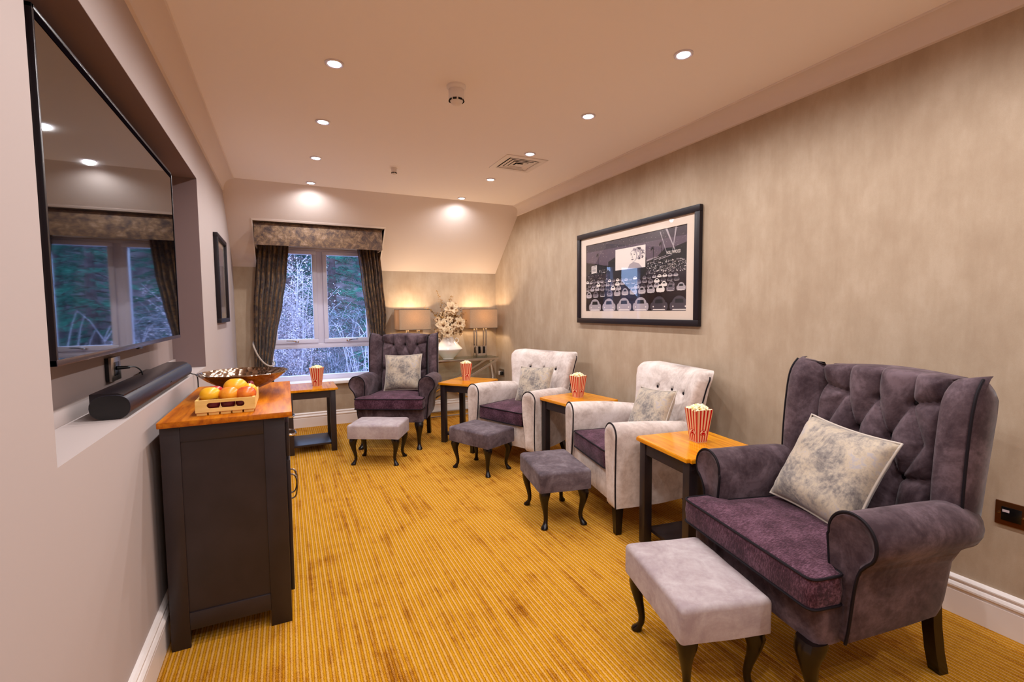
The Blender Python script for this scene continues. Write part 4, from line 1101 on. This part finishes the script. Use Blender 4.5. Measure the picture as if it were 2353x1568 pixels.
def place_pillow(p, O, ang, u, s, z, lean, roll, label, yaw=0, sc=1):
    a = radians(ang); c = Vector((O[0] + u * cos(a) - s * sin(a), O[1] + u * sin(a) + s * cos(a), z))
    R = Matrix.Rotation(a + radians(yaw), 4, 'Z') @ Matrix.Rotation(radians(-lean), 4, 'Y') @ Matrix.Rotation(radians(roll), 4, 'X')
    p.matrix_world = Matrix.Translation(c) @ R @ Matrix.Scale(sc, 4); p['label'] = label
pl = make_pillow()
place_pillow(pl, (.806, 4.217), -118.5, -.385, .025, .648, 20, 2, 'marbled silver cushion on the far wing chair by the window')
place_pillow(copy_tree(pl), (1.542, 3.450), 202, -.36, .075, .600, 24, 3, 'marbled silver cushion on the farther oyster armchair', 8, .92)
place_pillow(copy_tree(pl), (1.658, 2.372), 168.5, -.36, .115, .600, 24, 4, 'marbled silver cushion on the nearer oyster armchair', 6, .92)
place_pillow(copy_tree(pl), (1.423, 1.087), 168, -.37, -.01, .640, 28, -4, 'marbled silver cushion on the wing chair nearest the camera')

# ------------------------------------------------------------------ console table, lamps, vase
CZ = .682; qx0, qx1, qy0, qy1 = 1.085, 2.318, 5.165, 5.452
ct_ = thing('console_table', 'chrome console table with crossed legs and glass top in the far corner', 'console table', ((qx0 + qx1) / 2, (qy0 + qy1) / 2, 0))
def kobj(name, bm, m):
    bmesh.ops.translate(bm, verts=bm.verts, vec=-ct_.location); return obj(name, bm, m, ct_)
b = .03; bm = nb()
box(bm, qx0, qx1, qy0, qy0 + b, CZ - .034, CZ - .004, bev=.002); box(bm, qx0, qx1, qy1 - b, qy1, CZ - .034, CZ - .004, bev=.002)
box(bm, qx0, qx0 + b, qy0 + b, qy1 - b, CZ - .034, CZ - .004, bev=.002); box(bm, qx1 - b, qx1, qy0 + b, qy1 - b, CZ - .034, CZ - .004, bev=.002)
kobj('top_frame', bm, M['chrome'])
kobj('glass_top', bx(qx0 + .004, qx1 - .004, qy0 + .004, qy1 - .004, CZ - .004, CZ), M['clearglass'])
bm = nb(); box(bm, qx0, qx1, qy0, qy0 + b, .001, .031, bev=.002); box(bm, qx0, qx1, qy1 - b, qy1, .001, .031, bev=.002)
box(bm, qx0, qx0 + b, qy0 + b, qy1 - b, .001, .031, bev=.002); box(bm, qx1 - b, qx1, qy0 + b, qy1 - b, .001, .031, bev=.002)
kobj('base_frame', bm, M['chrome'])
def bar(p, q, w, d):
    p, q = Vector(p), Vector(q); L = (q - p).length; t = (q - p).normalized(); y = Vector((0, 1, 0)) if abs(t.y) < .9 else Vector((1, 0, 0)); x = t.cross(y).normalized(); y = x.cross(t)
    m = Matrix(((x.x, y.x, t.x, p.x), (x.y, y.y, t.y, p.y), (x.z, y.z, t.z, p.z), (0, 0, 0, 1)))
    return box(nb(), -w / 2, w / 2, -d / 2, d / 2, 0, L, bev=.0015, matrix=None) , m
def addbar(name, p, q, w=.03, d=.03):
    bm, m = bar(p, q, w, d); bmesh.ops.transform(bm, matrix=m, verts=bm.verts); return kobj(name, bm, M['chrome'])
for y in (qy0 + .015, qy1 - .015):
    for a, c in ((qx0 + .03, qx1 - .03), (qx1 - .03, qx0 + .03)): addbar('cross_leg', (a, y, CZ - .034), (c, y, .031), .028, .026)
addbar('end_brace', (qx1 - .015, qy1 - .03, CZ - .036), (qx1 - .015, qy0 + .03, .032), .026, .024); addbar('end_brace', (qx0 + .015, qy1 - .03, CZ - .036), (qx0 + .015, qy0 + .03, .032), .026, .024)

def make_lamp():
    t = thing('table_lamp', '', 'table lamp', group='pair of console lamps')
    bm = nb()
    for sx in (-1, 1):
        for sy in (-1, 1): box(bm, sx * .058 - .012, sx * .058 + .012, sy * .040 - .012, sy * .040 + .012, 0, .135, bev=.001)
    box(bm, -.07, .07, -.052, .052, 0, .045, bev=.001); box(bm, -.014, .014, -.05, .05, .045, .135, bev=.001); obj('lamp_base', bm, M['chrome'], t)
    bm = nb(); box(bm, -.046, -.016, -.028, .028, .046, .125); box(bm, .016, .046, -.028, .028, .046, .125); obj('base_inset', bm, M['blackgloss'], t)
    for sx in (-1, 1):
        for sy in (-1, 1): obj('pole', bx(sx * .062 - .0085, sx * .062 + .0085, sy * .042 - .0085, sy * .042 + .0085, .13, .375, bev=.001), M['chrome'], t)
    bm = nb(); box(bm, -.07, .07, -.05, .05, .372, .380, bev=.001); tube(bm, [(0, 0, .38), (0, 0, .43)], .014, 12); obj('lamp_holder', bm, M['nickel'], t)
    bm = nb(); w, d, z0, z1, th = .174, .135, .352, .578, .002
    for a in ((-w, w, -d, -d + th), (-w, w, d - th, d), (-w, -w + th, -d, d), (w - th, w, -d, d)): box(bm, a[0], a[1], a[2], a[3], z0, z1)
    s = obj('lamp_shade', bm, M['shade'], t)
    bm = nb()
    for z in (z0, z1): tube(bm, [(-w, -d, z), (w, -d, z), (w, d, z), (-w, d, z)], .0022, 4, closed=True)
    tube(bm, [(-w, 0, z1 - .03), (w, 0, z1 - .03)], .002, 5); obj('shade_wire', bm, M['piping'], s)
    bm = nb(); ball(bm, (0, 0, .455), .028, (1, 1, 1.3)); obj('bulb', bm, M['bulb'], t)
    ld = bpy.data.lights.new('lamp_light', 'POINT'); ld.energy = LAMP_W; ld.color = (1.0, .74, .48); ld.shadow_soft_size = .035
    lo = bpy.data.objects.new('lamp_light', ld); COL.objects.link(lo); lo.parent = t; lo.location = (0, 0, .49)
    return t
la = make_lamp()
put(la, (2.125, 5.305, CZ), 0, 'lit lamp with taupe box shade at the right end of the console')
put(copy_tree(la), (1.300, 5.305, CZ), 0, 'lit lamp with taupe box shade behind the far wing chair')

vs = thing('vase', 'white glazed angular vase with two ring handles on the console', 'vase', (1.712, 5.285, CZ))
bm = nb(); lathe(bm, [(.066, 0), (.064, .003), (.10, .035), (.14, .073), (.166, .100), (.174, .111), (.172, .118), (.14, .150), (.10, .192), (.074, .222), (.066, .245), (.062, .268), (.066, .284), (.058, .284), (.054, .262), (.05, .24)], 56, cap=True, sy=.75)
obj('vase_body', bm, M['ceramic'], vs, ang=50)
for sx in (-1, 1):
    bm = nb(); tube(bm, [(sx * .108 + .022 * cos(2 * pi * k / 20), 0, .212 + .026 * sin(2 * pi * k / 20)) for k in range(20)], .006, 8, closed=True); obj('vase_handle', bm, M['ceramic'], vs)

fl = thing('flower_arrangement', 'cream artificial magnolias and twigs standing in the white vase', 'flowers', (1.712, 5.285, CZ + .27))
def flower(c, r, face, n=7, seed=0):
    q = random.Random(seed); f = Vector(face).normalized(); x = f.cross(Vector((0, 0, 1))).normalized(); y = f.cross(x); c = Vector(c); bm = nb()
    for layer, (m, rr_, up_) in enumerate(((n, 1, .18), (5, .7, .5))):
        for k in range(m):
            a = 2 * pi * (k + .5 * layer) / m + q.uniform(-.15, .15); dr = cos(a) * x + sin(a) * y; sd = -sin(a) * x + cos(a) * y; L = r * rr_ * q.uniform(.88, 1.1); w = L * .34
            rows = []
            for i in range(7):
                t_ = i / 6; ww = w * sin(pi * min(1, t_ * .86 + .1)) ** .8; up1 = up_ * L * sin(t_ * 1.7) - .06 * L * t_ ** 3
                rows.append([bm.verts.new(c + dr * L * t_ + sd * ww * s + f * (up1 + .14 * L * abs(s) * sin(pi * t_))) for s in (-1, -.5, 0, .5, 1)])
            for a_, b_ in zip(rows, rows[1:]):
                for i in range(4): bm.faces.new((a_[i], a_[i + 1], b_[i + 1], b_[i]))
    bmesh.ops.solidify(bm, geom=bm.faces[:], thickness=.0012)
    bmesh.ops.translate(bm, verts=bm.verts, vec=-fl.location); o = obj('blossom', bm, M['petal'], fl, ang=80)
    bm = nb(); ball(bm, c + f * r * .14, r * .15, n=10, m=7)
    for k in range(14):
        a = q.uniform(0, 2 * pi); e = c + f * r * .3 + (cos(a) * x + sin(a) * y) * r * .2; tube(bm, [c + f * .005, e], .0015, 4)
    bmesh.ops.translate(bm, verts=bm.verts, vec=-fl.location); obj('stamen', bm, M['centre'], o)
for i, (c, r, fc) in enumerate((((1.735, 5.20, 1.268), .085, (-.15, -1, .25)), ((1.625, 5.18, 1.075), .085, (-.35, -1, .1)), ((1.822, 5.19, 1.095), .085, (.25, -1, .15)), ((1.665, 5.16, .995), .072, (-.2, -1, -.25)),
        ((1.70, 5.25, 1.17), .062, (-.3, -.8, .6)), ((1.77, 5.26, 1.19), .058, (.5, -.7, .4)), ((1.85, 5.25, 1.00), .06, (.7, -.8, -.1)), ((1.66, 5.30, 1.19), .055, (-.6, -.6, .6)), ((1.74, 5.17, 1.055), .045, (.1, -1, .2)), ((1.80, 5.33, 1.16), .055, (.4, .2, .9)), ((1.585, 5.24, .995), .055, (-.8, -.7, -.2)), ((1.70, 5.18, 1.14), .045, (-.2, -1, .4)), ((1.78, 5.20, 1.01), .05, (.3, -1, -.2)), ((1.58, 5.24, 1.14), .045, (-.8, -.7, .3)), ((1.855, 5.25, 1.15), .045, (.8, -.6, .4)), ((1.69, 5.22, 1.215), .045, (-.5, -.8, .4)))): flower(c, r, fc, 7, i)
bm = nb(); q = random.Random(4)
ends = [(1.585, 5.27, 1.46), (1.62, 5.25, 1.37), (1.755, 5.27, 1.41), (1.725, 5.24, 1.38), (1.80, 5.25, 1.33), (1.425, 5.24, 1.285), (1.50, 5.22, 1.25), (1.56, 5.26, 1.22), (1.92, 5.25, 1.22), (1.88, 5.22, 1.20), (1.905, 5.23, 1.12), (1.54, 5.25, 1.13), (1.65, 5.24, 1.33), (1.69, 5.22, 1.31), (1.86, 5.26, 1.26), (1.60, 5.23, 1.20)]
tips = []
for e in ends:
    p0 = Vector((1.712, 5.285, .96)); e = Vector(e); mid = p0.lerp(e, .5) + Vector((q.uniform(-.03, .03), q.uniform(-.02, .02), .04))
    P = smooth_path([p0, mid, p0.lerp(e, .8) + Vector((q.uniform(-.015, .015), 0, .02)), e], 6); tube(bm, P, [.0025 - .0018 * i / len(P) for i in range(len(P))], 5); tips.append(P)
bmesh.ops.translate(bm, verts=bm.verts, vec=-fl.location); obj('twig', bm, M['stem'], fl, ang=80)
bm = nb()
for P in tips:
    for i in range(6, len(P)):
        for k in range(2):
            c = P[i] + Vector((q.uniform(-.014, .014), q.uniform(-.01, .01), q.uniform(-.01, .01))); d = Vector((q.uniform(-1, 1), q.uniform(-1, .3), q.uniform(-.4, 1))).normalized()
            s_ = d.cross(Vector((q.uniform(-1, 1), q.uniform(-1, 1), q.uniform(-1, 1)))).normalized(); L = q.uniform(.012, .024)
            bm.faces.new([bm.verts.new(c), bm.verts.new(c + d * L * .5 + s_ * L * .22), bm.verts.new(c + d * L), bm.verts.new(c + d * L * .5 - s_ * L * .22)])
for k in range(420):
    c = Vector((q.gauss(1.712, .055), q.gauss(5.27, .035), q.uniform(.955, 1.22))); d = Vector((q.uniform(-1, 1), q.uniform(-1, .5), q.uniform(-.2, 1))).normalized()
    s_ = d.cross(Vector((q.uniform(-1, 1), q.uniform(-1, 1), q.uniform(-1, 1)))).normalized(); L = q.uniform(.02, .045)
    bm.faces.new([bm.verts.new(c), bm.verts.new(c + d * L * .5 + s_ * L * .25), bm.verts.new(c + d * L), bm.verts.new(c + d * L * .5 - s_ * L * .25)])
bmesh.ops.solidify(bm, geom=bm.faces[:], thickness=.0006)
bmesh.ops.translate(bm, verts=bm.verts, vec=-fl.location); o = obj('dried_leaves', bm, M['leafgold'], fl, ang=80); o['kind'] = 'stuff'

# ------------------------------------------------------------------ outside: wooded bank
M['bank'] = noisy('leaf_litter', '3a3038', '6a5c64', 3, .95, detail=8)
M['bark'] = noisy('bark', '3a2c30', '5a4a50', 12, .9)
M['twigpale'] = noisy('pale_bare_twig', '8a8090', 'b0a8b8', 12, .8)
M['needle'] = noisy('spruce_needles', '0c3a34', '2c7a64', 1.8, .7, lo=.3, hi=.7)
M['needle2'] = noisy('dark_spruce_needles', '0a2c30', '1e5a50', 1.8, .7, lo=.3, hi=.7)
M['leafpale'] = noisy('pale_autumn_leaves', '5c5868', 'c8b4bc', 9, .7, lo=.35, hi=.65)
M['leafgrey'] = noisy('grey_green_leaves', '2c4044', '787c8c', 9, .7, lo=.35, hi=.65)
bm = nb(); g = [[None] * 21 for _ in range(13)]
for j in range(13):
    for i in range(21):
        x = -8 + i * .9; y = 7.0 + j * .9; z = -3.2 + .62 * j * .9 + .25 * noise.noise(Vector((x * .4, y * .4, 0))); g[j][i] = bm.verts.new((x, y, z))
for j in range(12):
    for i in range(20): bm.faces.new((g[j][i], g[j][i + 1], g[j + 1][i + 1], g[j + 1][i]))
o = obj('hillside', bm, M['bank'], ang=80); struct(o)
def quad(bm, c, d, w, L, q, mi=0):
    s_ = d.cross(Vector((q.uniform(-1, 1), q.uniform(-1, 1), q.uniform(-1, 1)))).normalized()
    f = bm.faces.new([bm.verts.new(c - s_ * w * .3), bm.verts.new(c + d * L * .5 - s_ * w), bm.verts.new(c + d * L), bm.verts.new(c + d * L * .5 + s_ * w)]); f.material_index = mi
def conifer(x, y, z, h, r, label, seed, m='needle'):
    q = random.Random(seed); t = thing('conifer_tree', label, 'tree', (x, y, z), 0, 'conifers outside the window')
    bm = nb(); tube(bm, [(0, 0, 0), (.03, 0, h * .5), (0, 0, h)], [.13, .08, .02], 8); obj('trunk', bm, M['bark'], t)
    bm = nb(); bb = nb(); n = 95
    for k in range(n):
        f = k / n; zz = h * (.04 + .95 * f); L = r * (1 - f * .88) * q.uniform(.75, 1.1); a = k * 2.4 + q.uniform(-.3, .3); dr = Vector((cos(a), sin(a), 0))
        P = [Vector((0, 0, zz)) + dr * L * s + Vector((0, 0, -.22 * L * s * s - .10 * L * s + .08 * L * s ** 3)) for s in (0, .33, .66, 1)]
        tube(bb, P, [.022, .014, .009, .004], 4)
        side = Vector((-dr.y, dr.x, 0))
        for i in range(int(40 + 55 * L)):
            s = q.uniform(.15, 1); c = Vector((0, 0, zz)) + dr * L * s + Vector((0, 0, -.22 * L * s * s - .10 * L * s + .08 * L * s ** 3)); sw = q.choice((-1, 1)); l2 = L * .38 * (1.1 - s) + .08
            c2 = c + side * sw * l2 * q.random() + dr * .25 * l2 * q.random()
            for w in range(3): quad(bm, c2 + Vector((q.uniform(-.03, .03), q.uniform(-.03, .03), q.uniform(-.02, .02))), (side * sw * .8 + dr * q.uniform(.2, 1) + Vector((0, 0, q.uniform(-.7, .15)))).normalized(), q.uniform(.004, .009), q.uniform(.07, .14), q)
    obj('foliage', bm, M[m], t, ang=80, recalc=False); obj('branches', bb, M['bark'], t, ang=80); return t
conifer(2.2, 11.4, -1.6, 7, 1.25, 'tall blue green spruce right of the middle outside the window', 1)
conifer(.1, 11.2, -1.6, 7, 1.15, 'dark spruce behind the pale leafy bush, seen through the left pane', 2, 'needle2')
conifer(4.6, 11.2, -1.6, 7, 1.2, 'spruce farther right outside, mostly behind the right curtain', 3, 'needle2')
conifer(-2.4, 11.2, -1.6, 7, 1.3, 'spruce left of the window outside, mirrored in the television', 4)
conifer(1.15, 13.6, 0, 7, 1.3, 'spruce highest up the bank behind the others', 5)
conifer(3.4, 13.6, 0, 7, 1.3, 'spruce far up the bank outside to the right', 6)
for k_, (cx2, lb) in enumerate(((-4.6, 'added sky-screening spruce in the upper row on the bank, farthest left'), (-2.0, 'added sky-screening spruce in the upper row on the bank, second from the left'), (.2, 'added sky-screening spruce in the upper row straight above the left window pane'), (2.3, 'added sky-screening spruce in the upper row above the right window pane'), (4.8, 'added sky-screening spruce in the upper row on the bank, second from the right'), (7.2, 'added sky-screening spruce in the upper row on the bank, farthest right'))):
    conifer(cx2, 16.4 + .3 * (k_ % 2), 1.2, 8.5, 1.75, lb, 40 + k_, 'needle' if k_ % 2 else 'needle2')  # upper row added to keep the bright sky out of the reflections
def shrub(x, y, z, h, r, label, seed, m, nleaf, tw='twigpale', ns=16):
    q = random.Random(seed); t = thing('leafy_shrub' if nleaf else 'bare_shrub', label, 'shrub', (x, y, z), 0, 'shrubs outside the window')
    bb = nb(); tipsx = []
    for k in range(ns):
        a = q.uniform(0, 2 * pi); rr_ = r * sqrt(q.random()); e = Vector((rr_ * cos(a), rr_ * sin(a), h * q.uniform(.55, 1))); m0 = e * .45 + Vector((q.uniform(-.12, .12), q.uniform(-.12, .12), .12 * h))
        P = smooth_path([Vector((q.uniform(-.1, .1), q.uniform(-.1, .1), 0)), m0, e], 5); tube(bb, P, [.016 - .013 * i / (len(P) - 1) for i in range(len(P))], 4)
        for w in range(7):
            s = P[q.randrange(3, len(P))]; d = Vector((q.uniform(-1, 1), q.uniform(-1, 1), q.uniform(.1, 1))).normalized(); L = q.uniform(.2, .55) * h * .4; e2 = s + d * L + Vector((0, 0, -.06)); tube(bb, [s, s + d * L * .5 + Vector((0, 0, .03)), e2], [.006, .004, .002], 3); tipsx.append((s, e2))
    obj('branches', bb, M[tw], t, ang=80)
    if nleaf:
        bm = nb()
        for k in range(int(nleaf * 1.9)):
            s, e = q.choice(tipsx); c = s.lerp(e, q.random()) + Vector((q.gauss(0, .07), q.gauss(0, .07), q.gauss(0, .07))); d = Vector((q.uniform(-1, 1), q.uniform(-1, 1), q.uniform(-1, .4))).normalized(); quad(bm, c, d, q.uniform(.006, .012), q.uniform(.02, .04), q)
        obj('foliage', bm, M[m], t, ang=80, recalc=False)
    return t
shrub(.08, 8.9, -1.7, 3.8, .42, 'pale leafed autumn bush filling the left window pane', 21, 'leafpale', 9000, ns=22)
shrub(-1.0, 8.3, -1.9, 3.5, .42, 'pale leafed bush half behind the left curtain outside', 22, 'leafpale', 6000, ns=20)
shrub(.72, 7.75, -2.6, 2.7, .32, 'grey green bush low in the wide bottom pane', 23, 'leafgrey', 6000)
shrub(-.02, 7.7, -2.6, 2.7, .32, 'grey green bush low at the left of the bottom pane', 24, 'leafgrey', 6000)
shrub(1.25, 8.5, -2.2, 3.1, .45, 'bare pale stemmed bush low at the right of the bottom pane', 25, None, 0, ns=44)
shrub(2.3, 8.3, -2.1, 3.0, .4, 'bare pale stemmed bush behind the far wing chair outside', 26, None, 0, ns=30)
shrub(.95, 9.9, -1.3, 2.6, .5, 'grey green bush between the two spruces outside', 27, 'leafgrey', 6000)
shrub(-2.2, 8.9, -1.9, 3.4, .5, 'pale leafed bush beyond the left wall, mirrored in the television', 28, 'leafpale', 5000)
shrub(3.1, 8.6, -2.0, 2.6, .4, 'grey green bush outside to the right, behind the right curtain', 29, 'leafgrey', 3000)
